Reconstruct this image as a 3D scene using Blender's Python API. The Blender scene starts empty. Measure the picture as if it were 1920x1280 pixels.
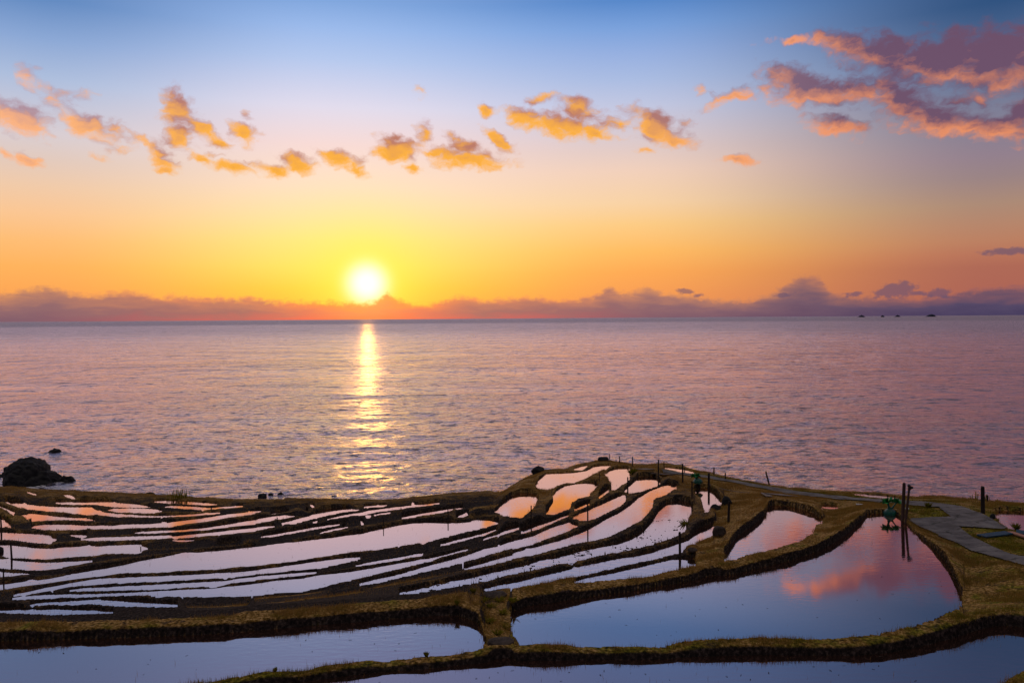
import bpy, math, random
import numpy as np
from mathutils import Matrix, Vector

# ------------------------------------------------------------------ camera
S = bpy.context.scene
random.seed(7)
RNG = np.random.default_rng(11)
F_PX, ZC = 1478.0, 32.0                      # focal length in photo pixels (1920 wide), eye height above the sea
PITCH, ROLL = math.atan(43.5 / F_PX), math.radians(0.39)
_f = np.array([0, math.cos(PITCH), -math.sin(PITCH)])
_u0 = np.array([0, math.sin(PITCH), math.cos(PITCH)])
_r0 = np.array([1.0, 0, 0])
CR = _r0 * math.cos(ROLL) - _u0 * math.sin(ROLL)
CU = _u0 * math.cos(ROLL) + _r0 * math.sin(ROLL)
cam_d = bpy.data.cameras.new("camera")
cam = bpy.data.objects.new("camera", cam_d)
S.collection.objects.link(cam)
cam_d.sensor_fit = 'HORIZONTAL'
cam_d.angle = 2 * math.atan(960 / F_PX)
cam_d.clip_start, cam_d.clip_end = 0.5, 400000
M3 = np.stack([CR, CU, -_f], axis=1)
cam.matrix_world = Matrix(((*M3[0], 0), (*M3[1], 0), (*M3[2], ZC), (0, 0, 0, 1)))
S.camera = cam
S.view_settings.view_transform = 'Standard'
S.view_settings.look = 'None'
S.view_settings.exposure = 0
S.view_settings.gamma = 1
S.cycles.use_denoising = True
S.cycles.max_bounces = 5
S.cycles.diffuse_bounces = 2
S.cycles.glossy_bounces = 3
S.cycles.transparent_max_bounces = 4
S.cycles.sample_clamp_indirect = 3.0
S.cycles.sample_clamp_direct = 12.0


def ray(x, y):
    d = CR * ((x - 960) / F_PX) + CU * ((640 - y) / F_PX) + _f
    return d


def azs(x, y):
    """azimuth (rad, clockwise from +Y) and tan of the depression for a photo point"""
    d = ray(x, y)
    h = math.hypot(d[0], d[1])
    return math.atan2(d[0], d[1]), -d[2] / h


def azel(x, y):
    a, s = azs(x, y)
    return math.degrees(a), -math.degrees(math.atan(s))


def srgb(r, g, b, k=1.0):
    def c(v):
        v /= 255
        return (v / 12.92 if v <= 0.04045 else ((v + 0.055) / 1.055) ** 2.4) * k
    return (c(r), c(g), c(b), 1.0)


# ------------------------------------------------------------------ node helper
class NT:
    def __init__(self, tree):
        self.t = tree
        tree.nodes.clear()

    def n(self, kind, **kw):
        nd = self.t.nodes.new(kind)
        for k, v in kw.items():
            setattr(nd, k, v)
        return nd

    def put(self, sock, v):
        if isinstance(v, bpy.types.NodeSocket):
            self.t.links.new(v, sock)
        else:
            sock.default_value = v

    def math(self, op, a, b=None, c=None, clamp=False):
        nd = self.n('ShaderNodeMath', operation=op, use_clamp=clamp)
        self.put(nd.inputs[0], a)
        if b is not None:
            self.put(nd.inputs[1], b)
        if c is not None:
            self.put(nd.inputs[2], c)
        return nd.outputs[0]

    def vmath(self, op, a, b=None, out=0):
        nd = self.n('ShaderNodeVectorMath', operation=op)
        self.put(nd.inputs[0], a)
        if b is not None:
            self.put(nd.inputs[1], b)
        return nd.outputs[out]

    def xyz(self, x, y, z=0.0):
        nd = self.n('ShaderNodeCombineXYZ')
        for i, v in enumerate((x, y, z)):
            self.put(nd.inputs[i], v)
        return nd.outputs[0]

    def sep(self, v):
        nd = self.n('ShaderNodeSeparateXYZ')
        self.put(nd.inputs[0], v)
        return nd.outputs

    def noise(self, v, scale, detail=4, rough=0.55, dist=0.0, out='Fac'):
        nd = self.n('ShaderNodeTexNoise')
        self.put(nd.inputs['Vector'], v)
        nd.inputs['Scale'].default_value = scale
        nd.inputs['Detail'].default_value = detail
        nd.inputs['Roughness'].default_value = rough
        nd.inputs['Distortion'].default_value = dist
        return nd.outputs[out]

    def ss(self, v, a, b, lo=0.0, hi=1.0):
        nd = self.n('ShaderNodeMapRange', interpolation_type='SMOOTHSTEP')
        self.put(nd.inputs[0], v)
        for i, q in enumerate((a, b, lo, hi)):
            self.put(nd.inputs[i + 1], q)
        return nd.outputs[0]

    def lin(self, v, a, b, lo=0.0, hi=1.0):
        nd = self.n('ShaderNodeMapRange')
        self.put(nd.inputs[0], v)
        for i, q in enumerate((a, b, lo, hi)):
            self.put(nd.inputs[i + 1], q)
        return nd.outputs[0]

    def ramp(self, v, stops, interp='LINEAR'):
        nd = self.n('ShaderNodeValToRGB')
        nd.color_ramp.interpolation = interp
        e = nd.color_ramp.elements
        while len(e) < len(stops):
            e.new(0.5)
        for el, (p, c) in zip(e, stops):
            el.position = p
            el.color = c if len(c) == 4 else (*c, 1)
        self.put(nd.inputs[0], v)
        return nd.outputs[0]

    def mix(self, f, a, b, blend='MIX'):
        nd = self.n('ShaderNodeMix', data_type='RGBA', blend_type=blend)
        self.put(nd.inputs[0], f)
        self.put(nd.inputs[6], a)
        self.put(nd.inputs[7], b)
        return nd.outputs[2]


# ------------------------------------------------------------------ sky (world) and sun
SUN_AZ, SUN_EL = azel(688, 531)
W = bpy.data.worlds.new("World")
S.world = W
W.use_nodes = True
w = NT(W.node_tree)
dirv = w.n('ShaderNodeTexCoord').outputs['Generated']
dx, dy, dz = w.sep(dirv)
AZ = w.math('MULTIPLY', w.math('ARCTAN2', dx, dy), 57.29578)
EL = w.math('MULTIPLY', w.math('ARCSINE', dz), 57.29578)
elu = w.math('DIVIDE', EL, 40.0, clamp=True)


def sky_ramp(rows):
    return w.ramp(elu, [(e / 40, srgb(*c)) for e, c in rows])


def sky_col(x, rows, high):
    """a ramp over elevation from colours seen at photo heights y in the column x, carried on above the frame"""
    lift = lambda y, c: tuple(min(255, v + 9) for v in c) if 40 < y < 260 and x < 1500 else c
    return sky_ramp(sorted([(max(0.0, azel(x, y)[1]), lift(y, c)) for y, c in rows] + high))


R_left = sky_col(100, [(600, (245, 150, 85)), (540, (250, 166, 86)), (500, (251, 176, 92)), (450, (251, 187, 116)), (400, (248, 196, 146)), (350, (238, 200, 168)),
                       (300, (224, 200, 188)), (250, (205, 195, 201)), (150, (163, 180, 211)), (75, (128, 157, 203)), (0, (95, 136, 192))], [(24, (104, 128, 180)), (32, (118, 122, 160)), (40, (80, 86, 132))])
R_sun = sky_col(600, [(600, (252, 160, 55)), (540, (254, 202, 68)), (500, (255, 222, 100)), (450, (255, 228, 132)), (400, (255, 225, 168)), (350, (253, 222, 194)),
                      (270, (244, 216, 214)), (200, (214, 209, 227)), (110, (170, 190, 228)), (50, (143, 175, 225)), (0, (126, 165, 221))], [(24, (122, 148, 204)), (32, (126, 126, 172)), (40, (84, 92, 144))])
R_mid = sky_col(1200, [(600, (236, 140, 85)), (510, (250, 166, 84)), (470, (253, 185, 97)), (420, (250, 201, 131)), (380, (246, 208, 164)), (320, (239, 206, 186)),
                       (280, (224, 201, 197)), (200, (184, 189, 215)), (150, (160, 178, 216)), (100, (139, 165, 214)), (50, (110, 150, 209)), (0, (84, 134, 201))], [(25, (92, 124, 182)), (32, (108, 112, 158)), (40, (78, 84, 136))])
R_right = sky_col(1880, [(600, (170, 96, 86)), (500, (172, 102, 86)), (475, (182, 113, 90)), (450, (185, 125, 97)), (420, (180, 131, 106)), (380, (170, 136, 117)),
                         (330, (152, 129, 131)), (290, (145, 126, 140)), (200, (122, 124, 148)), (120, (88, 110, 148)), (0, (44, 80, 126))], [(22, (58, 84, 130)), (30, (72, 78, 116)), (40, (52, 56, 92))])
sky = w.mix(w.ss(AZ, -31, -13), R_left, R_sun)
sky = w.mix(w.ss(AZ, -12, 10), sky, R_mid)
sky = w.mix(w.ss(AZ, 8, 32), sky, R_right)
# away from the sunset the evening sky is dim
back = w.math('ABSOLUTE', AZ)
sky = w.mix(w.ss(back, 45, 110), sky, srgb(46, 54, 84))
sky = w.mix(w.ss(EL, 38, 70), sky, (0.62, 0.55, 0.50, 1))  # warm overhead glow added out of view to light the bank tops
# glow round the sun
sa, se = math.radians(SUN_AZ), math.radians(SUN_EL)
SUNV = (math.sin(sa) * math.cos(se), math.cos(sa) * math.cos(se), math.sin(se))
th = w.math('MULTIPLY', w.vmath('LENGTH', w.vmath('SUBTRACT', dirv, SUNV), out=1), 57.29578)
g1 = w.math('EXPONENT', w.math('MULTIPLY', w.math('POWER', w.math('DIVIDE', th, 3.0), 1.25), -1.0))
g2 = w.math('EXPONENT', w.math('MULTIPLY', w.math('POWER', w.math('DIVIDE', th, 1.32), 2.6), -1.0))
sky = w.mix(w.math('MULTIPLY', g1, 1.1, clamp=True), sky, (1.0, 0.93, 0.09, 1))
GLOW = sky

# pink and orange clouds: soft ellipses broken up by noise, lit from below by the low sun
BLOBS = [  # x, y, rx, ry, tilt, weight (photo points; placed on the sky by direction)
 (52,140,16,18,0,.62),(88,160,34,9,25,.55),(160,172,13,10,-30,.42),(35,222,46,25,10,1),(165,235,62,20,25,1),(212,243,16,17,30,.7),
 (330,203,30,27,20,1.05),(368,236,46,16,35,.95),(335,258,29,20,20,1),(412,266,20,9,15,.9),(455,250,23,16,30,1),(462,218,11,9,0,.6),
 (262,262,22,8,40,.5),(300,288,22,17,40,.85),(305,303,27,11,20,1),(312,319,20,6,10,.9),(382,300,28,7,10,.9),(402,291,16,6,0,.7),
 (440,316,40,10,8,1),(512,317,36,13,5,1),(556,305,29,17,10,1.05),(12,290,14,9,30,.9),(52,302,25,10,15,.95),(180,298,22,6,8,.45),
 (640,300,40,15,15,1),(668,316,24,11,30,.9),(742,280,42,24,5,1.1),(748,260,14,14,0,.9),(793,250,16,16,30,.95),(775,318,24,7,15,.85),
 (870,297,76,17,6,1.1),(868,275,44,15,25,1),(818,286,34,14,0,.8),(937,266,34,13,40,1),(910,206,15,14,0,.85),(925,302,20,5,0,.6),
 (990,225,48,19,15,1.05),(1050,236,66,22,10,1.1),(1085,205,34,20,10,1.05),(1010,188,32,9,-10,.6),(1115,247,44,12,15,1),(1150,232,40,15,5,.75),
 (1232,238,54,26,30,1.1),(1268,262,32,13,15,1),(1210,280,16,6,0,.6),(1282,229,16,7,0,.6),(1360,183,46,9,-20,.85),(1310,172,9,9,0,.45),
 (1385,300,46,8,5,.75),(1430,80,14,6,0,.45),(1490,73,20,8,0,.8),(1540,64,22,10,0,.7),
 # the big group at the upper right: three layers with sky between them
 (1478,146,52,20,12,1.05),(1535,172,92,24,6,1.15),(1595,170,50,22,12,1.05),(1345,188,26,9,-25,.8),(1395,178,38,7,8,.75),(1310,172,8,8,0,.4),
 (1572,236,46,17,15,1.0),
 (1590,82,56,20,12,1.05),(1660,104,74,30,12,1.15),(1760,116,100,40,6,1.25),(1860,112,84,46,5,1.3),(1795,76,40,24,0,1.0),(1925,120,50,44,0,1.1),(1912,58,26,22,0,.75),
 (1668,166,40,22,40,.95),(1700,196,54,34,30,1.1),(1742,222,66,22,10,1.1),(1822,238,60,17,5,1.05),(1886,240,56,18,0,1.05),(1918,206,22,40,0,1.0),(1790,190,26,10,15,.6),(1838,190,14,14,0,.6),
 (790,172,14,8,0,.4)]


def blob_field(p, blobs):
    acc = None
    for x, y, rx, ry, tilt, wt in blobs:
        a, e = azel(x, y)
        k = 57.29578 / F_PX
        mp = w.n('ShaderNodeMapping', vector_type='TEXTURE')
        if acc is not None:                      # chained one after the other so that the shader stack stays small
            ch = w.n('ShaderNodeVectorMath', operation='MULTIPLY_ADD')
            w.put(ch.inputs[0], acc)
            ch.inputs[1].default_value = (1e-9, 1e-9, 1e-9)
            w.put(ch.inputs[2], p)
            w.put(mp.inputs['Vector'], ch.outputs[0])
        else:
            w.put(mp.inputs['Vector'], p)
        mp.inputs['Location'].default_value = (a, e, 0)
        mp.inputs['Rotation'].default_value = (0, 0, -math.radians(tilt))
        s = 1.35
        mp.inputs['Scale'].default_value = (rx * k * s, ry * k * s, 1)
        ln = w.vmath('LENGTH', mp.outputs[0], out=1)
        v = w.math('MULTIPLY_ADD', ln, -wt, wt)
        acc = v if acc is None else w.math('SMOOTH_MAX', acc, v, 0.12)
    return acc


P = w.xyz(AZ, EL, 0.0)
NS = (1.0, 1.75, 1.0)


def clouds(base, blobs):
    """the clouds of one part of the sky laid over the clear sky"""
    warp = w.noise(P, 0.75, 3, 0.6, out='Color')
    pw = w.vmath('ADD', P, w.vmath('MULTIPLY', w.vmath('SUBTRACT', warp, (0.5, 0.5, 0.5)), (1.5, 1.0, 0)))

    def density(off, det, amp=1.9):
        p = w.vmath('ADD', pw, off)
        f = w.noise(w.vmath('MULTIPLY', p, NS), 0.72, det, 0.58)
        return w.math('ADD', blob_field(p, blobs), w.math('MULTIPLY', w.math('SUBTRACT', f, 0.5), amp))
    d0 = density((0, 0, 0), 8)
    d2 = density((0, 0, 0), 3, 1.3)
    d1 = density((-0.25, -0.75, 0), 3, 1.3)
    alpha = w.ss(d0, -0.02, 0.78)
    offside = w.ss(AZ, 5, 26)
    lit = w.ss(w.math('ADD', w.math('SUBTRACT', d2, d1), w.math('MULTIPLY', w.math('SUBTRACT', d0, d2), 0.45)), w.math('MULTIPLY_ADD', offside, 0.04, -0.30), w.math('MULTIPLY_ADD', offside, 0.52, 0.65))
    nearsun = w.ss(w.math('ABSOLUTE', w.math('SUBTRACT', AZ, -6.0)), 27, 13)
    lit_c = w.mix(nearsun, srgb(255, 178, 122), srgb(255, 176, 44))
    lit_c = w.mix(offside, lit_c, srgb(242, 148, 98))
    sha_c = w.mix(nearsun, srgb(172, 136, 150), srgb(186, 118, 96))
    sha_c = w.mix(offside, sha_c, srgb(110, 80, 104))
    core = w.ss(d0, 0.6, 1.35)
    lit2 = w.math('SUBTRACT', lit, w.math('MULTIPLY', core, w.math('MULTIPLY_ADD', offside, 0.55, 0.35)), clamp=True)
    cl = w.mix(lit2, sha_c, lit_c)
    return w.mix(w.math('MULTIPLY', alpha, 0.95), base, cl)


# far bank of clouds on the horizon
TOP = [(-400,545),(0,546),(40,538),(95,531),(130,545),(180,550),(220,541),(255,543),(290,553),(330,550),(400,556),(470,553),(520,560),(580,563),
       (620,561),(660,564),(690,566),(712,556),(724,543),(738,553),(760,563),(800,568),(835,558),(870,550),(905,560),(950,556),(1000,552),(1040,559),
       (1085,556),(1115,551),(1142,532),(1165,545),(1190,543),(1212,530),(1240,546),(1290,550),(1340,557),(1400,560),(1440,549),(1465,535),
       (1490,517),(1512,510),(1545,519),(1556,546),(1600,551),(1660,553),(1720,554),(1780,548),(1840,536),(1890,532),(1920,530),(2320,530)]
fc = w.n('ShaderNodeFloatCurve')
cm = fc.mapping
cv = cm.curves[0]
for i, (x, y) in enumerate(TOP):
    a, e = azel(x, y)
    px, py = (a + 50) / 100, e / 5
    if i == 0:
        cv.points[0].location = (px, py)
    elif i == len(TOP) - 1:
        cv.points[-1].location = (px, py)
    else:
        cv.points.new(px, py)
for p in cv.points:
    p.handle_type = 'VECTOR'
cm.update()
w.put(fc.inputs['Value'], w.math('DIVIDE', w.math('ADD', AZ, 50.0), 100.0))
prof = w.math('MULTIPLY', fc.outputs[0], 5.0)
bn = w.noise(w.vmath('MULTIPLY', P, (1.0, 1.5, 1)), 1.6, 8, 0.62)
bn2 = w.noise(w.vmath('MULTIPLY', P, (0.35, 1.6, 1)), 1.1, 6, 0.6, 0.3)
hgt = w.math('SUBTRACT', w.math('ADD', prof, w.math('MULTIPLY', w.math('SUBTRACT', bn, 0.5), 1.15)), EL)
balpha = w.ss(hgt, -0.06, 0.48)
depth = w.math('DIVIDE', EL, w.math('MAXIMUM', prof, 0.3), clamp=True)
depth = w.math('ADD', depth, w.math('MULTIPLY', w.math('SUBTRACT', bn2, 0.5), 0.9), clamp=True)
sund = w.math('ABSOLUTE', w.math('SUBTRACT', AZ, SUN_AZ))
b_near = w.ramp(depth, [(0, srgb(238, 92, 84)), (0.35, srgb(222, 104, 92)), (0.8, srgb(250, 128, 74)), (1, srgb(255, 150, 66))])
b_mid = w.ramp(depth, [(0, srgb(176, 86, 100)), (0.3, srgb(136, 92, 106)), (0.65, srgb(172, 108, 102)), (1, srgb(240, 138, 92))])
b_far = w.ramp(depth, [(0, srgb(102, 82, 108)), (0.35, srgb(120, 92, 110)), (0.7, srgb(164, 114, 106)), (1, srgb(214, 142, 96))])
b_right = w.ramp(depth, [(0, srgb(44, 55, 94)), (0.35, srgb(62, 66, 102)), (0.7, srgb(108, 80, 100)), (1, srgb(164, 98, 94))])
bank = w.mix(w.ss(sund, 2, 9), b_near, b_mid)
bank = w.mix(w.ss(sund, 9, 22), bank, b_far)
bank = w.mix(w.ss(AZ, 10, 30), bank, b_right)
sky = w.mix(w.math('MULTIPLY', balpha, w.ss(sund, 0.4, 5.0, 0.78, 0.92)), sky, bank)
# small dark low clouds, and a thin streak, in front of the bank on the right
acc = None
for x, y, rx, ry, tilt, wt in [(1678, 544, 34, 14, -8, 1), (1762, 550, 20, 9, 0, .9), (1720, 550, 18, 5, 0, .8), (1905, 470, 50, 7, -4, .8),
                               (1285, 546, 18, 6, 5, .7), (1470, 553, 22, 5, -8, .6), (1310, 553, 10, 5, -8, .6), (1600, 552, 18, 5, -8, .6)]:
    a, e = azel(x, y)
    k = 57.29578 / F_PX
    mp = w.n('ShaderNodeMapping', vector_type='TEXTURE')
    w.put(mp.inputs['Vector'], P)
    mp.inputs['Location'].default_value = (a, e, 0)
    mp.inputs['Rotation'].default_value = (0, 0, -math.radians(tilt))
    mp.inputs['Scale'].default_value = (rx * k * 1.25, ry * k * 1.25, 1)
    v = w.math('MULTIPLY_ADD', w.vmath('LENGTH', mp.outputs[0], out=1), -wt, wt)
    acc = v if acc is None else w.math('MAXIMUM', acc, v)
la = w.ss(w.math('ADD', acc, w.math('MULTIPLY', w.math('SUBTRACT', bn, 0.5), 1.5)), 0.1, 0.5)
sky = w.mix(w.math('MULTIPLY', la, 0.66), sky, srgb(88, 76, 108))
# the sun's own disc and bloom, partly behind the bank
disc = w.math('MULTIPLY', g2, w.math('SUBTRACT', 1.0, w.math('MULTIPLY', balpha, 0.93)))
sky = w.mix(disc, sky, (1.25, 1.2, 1.04, 1))
nish = w.n('ShaderNodeTexSky', sky_type='NISHITA', sun_disc=False)
nish.sun_elevation = math.radians(SUN_EL)
nish.sun_rotation = math.radians(SUN_AZ)
sky = w.mix(0.004, sky, nish.outputs[0], 'ADD')
below = w.ss(EL, -0.02, -0.3)
sky = w.mix(below, sky, srgb(60, 55, 70))


def background(c):
    bg = w.n('ShaderNodeBackground')
    w.put(bg.inputs[0], c)
    bg.inputs[1].default_value = 1.0
    return bg.outputs[0]


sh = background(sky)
band = w.math('MULTIPLY', w.math('GREATER_THAN', EL, 8.6), w.math('LESS_THAN', EL, 24.5))
for x0, x1 in ((-200, 530), (530, 965), (965, 1330), (1330, 2200)):
    a0, a1 = azel(x0, 300)[0], azel(x1, 300)[0]
    sub = [q for q in BLOBS if x0 - q[2] * 1.35 - 45 < q[0] < x1 + q[2] * 1.35 + 45]
    inn = w.math('MULTIPLY', band, w.math('MULTIPLY', w.math('GREATER_THAN', AZ, a0), w.math('LESS_THAN', AZ, a1)))
    mxs = w.n('ShaderNodeMixShader')
    w.put(mxs.inputs[0], inn)
    w.t.links.new(sh, mxs.inputs[1])
    w.t.links.new(background(clouds(sky, sub)), mxs.inputs[2])
    sh = mxs.outputs[0]
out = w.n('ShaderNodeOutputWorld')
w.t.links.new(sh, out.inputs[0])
W.cycles.sampling_method = 'MANUAL'
W.cycles.sample_map_resolution = 512

sl = bpy.data.lights.new("sun", 'SUN')
sl.energy = 0.055
sl.angle = math.radians(0.5)
sl.color = (1.0, 0.52, 0.09)
so = bpy.data.objects.new("sun", sl)
S.collection.objects.link(so)
so.rotation_euler = Vector(SUNV).to_track_quat('Z', 'Y').to_euler()

# ------------------------------------------------------------------ helpers
def vnoise(x, y, seed=0):
    xi, yi = np.floor(x).astype(np.int64), np.floor(y).astype(np.int64)
    xf, yf = x - xi, y - yi

    def h(a, b):
        n = (a * 374761393 + b * 668265263 + seed * 1442695041) & 0xFFFFFFFF
        n = ((n ^ (n >> 13)) * 1274126177) & 0xFFFFFFFF
        n = n ^ (n >> 16)
        return (n & 0xFFFF) / 65535.0
    u, v = xf * xf * xf * (xf * (xf * 6 - 15) + 10), yf * yf * yf * (yf * (yf * 6 - 15) + 10)
    a = h(xi, yi) * (1 - u) + h(xi + 1, yi) * u
    b = h(xi, yi + 1) * (1 - u) + h(xi + 1, yi + 1) * u
    return (a * (1 - v) + b * v) * 2 - 1


def fbm(x, y, seed=0, octv=4, gain=0.5):
    s, amp = 0, 1.0
    for o in range(octv):
        s = s + amp * vnoise(x * 2 ** o + 17.3 * o, y * 2 ** o - 9.1 * o, seed + o)
        amp *= gain
    return s


def mesh_np(name, V, Fq, mat=None, smooth=True):
    V = np.asarray(V, dtype=np.float32)
    Fq = np.asarray(Fq, dtype=np.int32)
    k = Fq.shape[1]
    me = bpy.data.meshes.new(name)
    me.vertices.add(len(V))
    me.vertices.foreach_set('co', V.ravel())
    me.loops.add(Fq.size)
    me.loops.foreach_set('vertex_index', Fq.ravel())
    me.polygons.add(len(Fq))
    me.polygons.foreach_set('loop_start', np.arange(0, Fq.size, k, dtype=np.int32))
    me.polygons.foreach_set('loop_total', np.full(len(Fq), k, dtype=np.int32))
    me.polygons.foreach_set('use_smooth', np.full(len(Fq), smooth, dtype=bool))
    me.update(calc_edges=True)
    if mat:
        me.materials.append(mat)
    return me


def link(name, me, parent=None, loc=None):
    o = bpy.data.objects.new(name, me)
    S.collection.objects.link(o)
    if loc is not None:
        o.location = loc
    if parent:
        o.parent = parent
    return o


def tag(o, label=None, cat=None, group=None, kind=None):
    for k, v in (('label', label), ('category', cat), ('group', group), ('kind', kind)):
        if v:
            o[k] = v
    return o


def attr(me, name, vals):
    a = me.attributes.new(name, 'FLOAT', 'POINT')
    a.data.foreach_set('value', np.asarray(vals, dtype=np.float32).ravel())


def mat(name):
    m = bpy.data.materials.new(name)
    m.use_nodes = True
    return m, NT(m.node_tree)


def finish(nt, shader, disp=None):
    o = nt.n('ShaderNodeOutputMaterial')
    nt.t.links.new(shader, o.inputs[0])


def principled(nt, color, rough=0.8, spec=0.3, normal=None, metallic=0.0):
    b = nt.n('ShaderNodeBsdfPrincipled')
    nt.put(b.inputs['Base Color'], color)
    nt.put(b.inputs['Roughness'], rough)
    nt.put(b.inputs['Specular IOR Level'], spec)
    nt.put(b.inputs['Metallic'], metallic)
    if normal is not None:
        nt.put(b.inputs['Normal'], normal)
    return b.outputs[0]


def bump(nt, h, strength, dist):
    b = nt.n('ShaderNodeBump')
    b.inputs['Strength'].default_value = strength
    b.inputs['Distance'].default_value = dist
    nt.put(b.inputs['Height'], h)
    return b.outputs[0]


def simple_mat(name, c1, c2, scale, rough=0.85, bumpd=0.02, stretch=(1, 1, 1), spec=0.2):
    m, t = mat(name)
    p = t.vmath('MULTIPLY', t.n('ShaderNodeTexCoord').outputs['Object'], stretch)
    n = t.noise(p, scale, 6, 0.6)
    col = t.ramp(n, [(0.3, c1), (0.7, c2)])
    finish(t, principled(t, col, rough, spec, bump(t, n, 0.7, bumpd)))
    return m


# ------------------------------------------------------------------ materials
# terrain: grass on the flat tops, bare damp soil on the steep faces
m_terrain, t = mat('terrain_soil_and_grass')
pos = t.n('ShaderNodeNewGeometry').outputs['Position']
nrm = t.n('ShaderNodeNewGeometry').outputs['Normal']
g_at = t.n('ShaderNodeAttribute', attribute_name='grass').outputs['Fac']
d_at = t.n('ShaderNodeAttribute', attribute_name='dry').outputs['Fac']
n1 = t.noise(pos, 1.3, 6, 0.6)
n2 = t.noise(pos, 9.0, 5, 0.65)
n3 = t.noise(pos, 0.35, 3, 0.5)
soil = t.ramp(n2, [(0.36, (0.008, 0.006, 0.006)), (0.52, (0.028, 0.020, 0.017)), (0.66, (0.085, 0.060, 0.050))])
green = t.ramp(n2, [(0.36, (0.020, 0.024, 0.002)), (0.50, (0.130, 0.112, 0.006)), (0.64, (0.31, 0.245, 0.018))])
dry = t.ramp(n2, [(0.36, (0.045, 0.022, 0.004)), (0.50, (0.26, 0.140, 0.028)), (0.64, (0.56, 0.33, 0.13))])
gr = t.mix(t.ss(t.math('ADD', n1, t.math('MULTIPLY', d_at, 0.46)), 0.54, 0.76), green, dry)
bare = t.ss(t.noise(pos, 2.4, 5, 0.65), 0.56, 0.66)
gr = t.mix(t.math('MULTIPLY', bare, 0.75), gr, soil)
flat = t.ss(t.sep(nrm)[2], 0.55, 0.93)
gf = t.math('MULTIPLY', flat, t.ss(t.math('ADD', g_at, t.math('MULTIPLY', t.math('SUBTRACT', n1, 0.5), 0.9)), 0.25, 0.7))
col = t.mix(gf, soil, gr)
hh = t.math('ADD', n2, t.math('MULTIPLY', t.noise(pos, 28, 4, 0.7), 0.5))
finish(t, principled(t, col, 0.95, 0.08, bump(t, hh, 0.8, 0.06)))

# still paddy water
m_paddy, t = mat('still_paddy_water')
pos = t.n('ShaderNodeNewGeometry').outputs['Position']
rip = t.noise(t.vmath('MULTIPLY', pos, (1.0, 2.6, 1)), 2.2, 3, 0.5)
rip2 = t.noise(pos, 0.12, 2, 0.5)
nb = bump(t, t.math('MULTIPLY', rip, t.ss(rip2, 0.35, 0.75)), 0.35, 0.012)
mud = t.ramp(t.noise(pos, 1.1, 5, 0.6), [(0.3, (0.035, 0.02, 0.016)), (0.7, (0.075, 0.04, 0.032))])
df = t.n('ShaderNodeBsdfDiffuse')
t.put(df.inputs[0], mud)
gl = t.n('ShaderNodeBsdfGlossy')
gl.inputs['Roughness'].default_value = 0.045
gl.inputs['Color'].default_value = (0.90, 0.635, 0.565, 1)   # silty water takes the blue out of the mirrored sky
t.put(gl.inputs['Normal'], nb)
lw = t.n('ShaderNodeFresnel')
lw.inputs[0].default_value = 1.33
fac = t.lin(lw.outputs[0], 0.12, 0.40, 0.82, 0.95)
mx = t.n('ShaderNodeMixShader')
t.put(mx.inputs[0], fac)
t.t.links.new(df.outputs[0], mx.inputs[1])
t.t.links.new(gl.outputs[0], mx.inputs[2])
finish(t, mx.outputs[0])

# the sea: wind ripples over a low swell, calmer and rougher lanes
m_sea, t = mat('sea_water')
pos = t.n('ShaderNodeNewGeometry').outputs['Position']
px, py, pz = t.sep(pos)
rng = t.vmath('LENGTH', t.xyz(px, py, 0.0), out=1)
w1 = t.noise(t.vmath('MULTIPLY', pos, (0.7, 1, 1)), 0.50, 5, 0.6)
w2 = t.noise(t.vmath('MULTIPLY', pos, (0.8, 1, 1)), 0.10, 5, 0.62)
w3 = t.noise(t.vmath('MULTIPLY', pos, (1.6, 1, 1)), 0.018, 5, 0.62)
w4 = t.noise(t.vmath('MULTIPLY', pos, (3.0, 1, 1)), 0.0035, 5, 0.62)
lane = t.noise(t.vmath('MULTIPLY', pos, (0.25, 1, 1)), 0.012, 4, 0.6)
k1 = t.ss(rng, 1200, 150, 0.45, 0.95)
k2 = t.ss(rng, 1600, 250, 1.6, 1.8)
k3 = t.math('MULTIPLY', t.ss(rng, 200, 700), 15.0)
k4 = t.math('MULTIPLY', t.ss(rng, 900, 2500), 45.0)
hgt = t.math('ADD', t.math('ADD', t.math('MULTIPLY', w1, k1), t.math('MULTIPLY', w2, k2)),
             t.math('ADD', t.math('MULTIPLY', w3, k3), t.math('MULTIPLY', w4, k4)))
hgt = t.math('MULTIPLY', hgt, t.ss(lane, 0.3, 0.65, 0.75, 1.15))
nb = bump(t, hgt, 1.0, 1.0)
# the steep little faces of the waves, turned towards the shore
f1 = t.ss(t.noise(t.vmath('MULTIPLY', pos, (0.75, 1, 1)), 0.50, 4, 0.62, 0.3), 0.52, 0.66)
f2 = t.ss(t.noise(t.vmath('MULTIPLY', pos, (0.95, 1, 1)), 0.13, 5, 0.68, 0.3), 0.52, 0.66)
f3 = t.ss(t.noise(t.vmath('MULTIPLY', pos, (3.4, 1, 1)), 0.022, 5, 0.7, 0.2), 0.50, 0.68)
f4 = t.ss(t.noise(t.vmath('MULTIPLY', pos, (7.0, 1, 1)), 0.004, 5, 0.7, 0.2), 0.50, 0.68)
f1 = t.math('MULTIPLY', f1, t.ss(rng, 480, 170, 0.06, 0.50))
f2 = t.math('MULTIPLY', f2, t.math('MULTIPLY', t.ss(rng, 1100, 420, 0.05, 0.33), t.ss(rng, 100, 330, 0.6, 1.0)))
f3 = t.math('MULTIPLY', f3, t.math('MULTIPLY', t.ss(rng, 320, 800, 0.02, 0.18), t.ss(rng, 3000, 1500, 0.4, 1.0)))
f4 = t.math('MULTIPLY', f4, t.ss(rng, 1000, 2600, 0.0, 0.13))
face = t.math('ADD', t.math('ADD', f1, f2), t.math('ADD', f3, f4))
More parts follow.
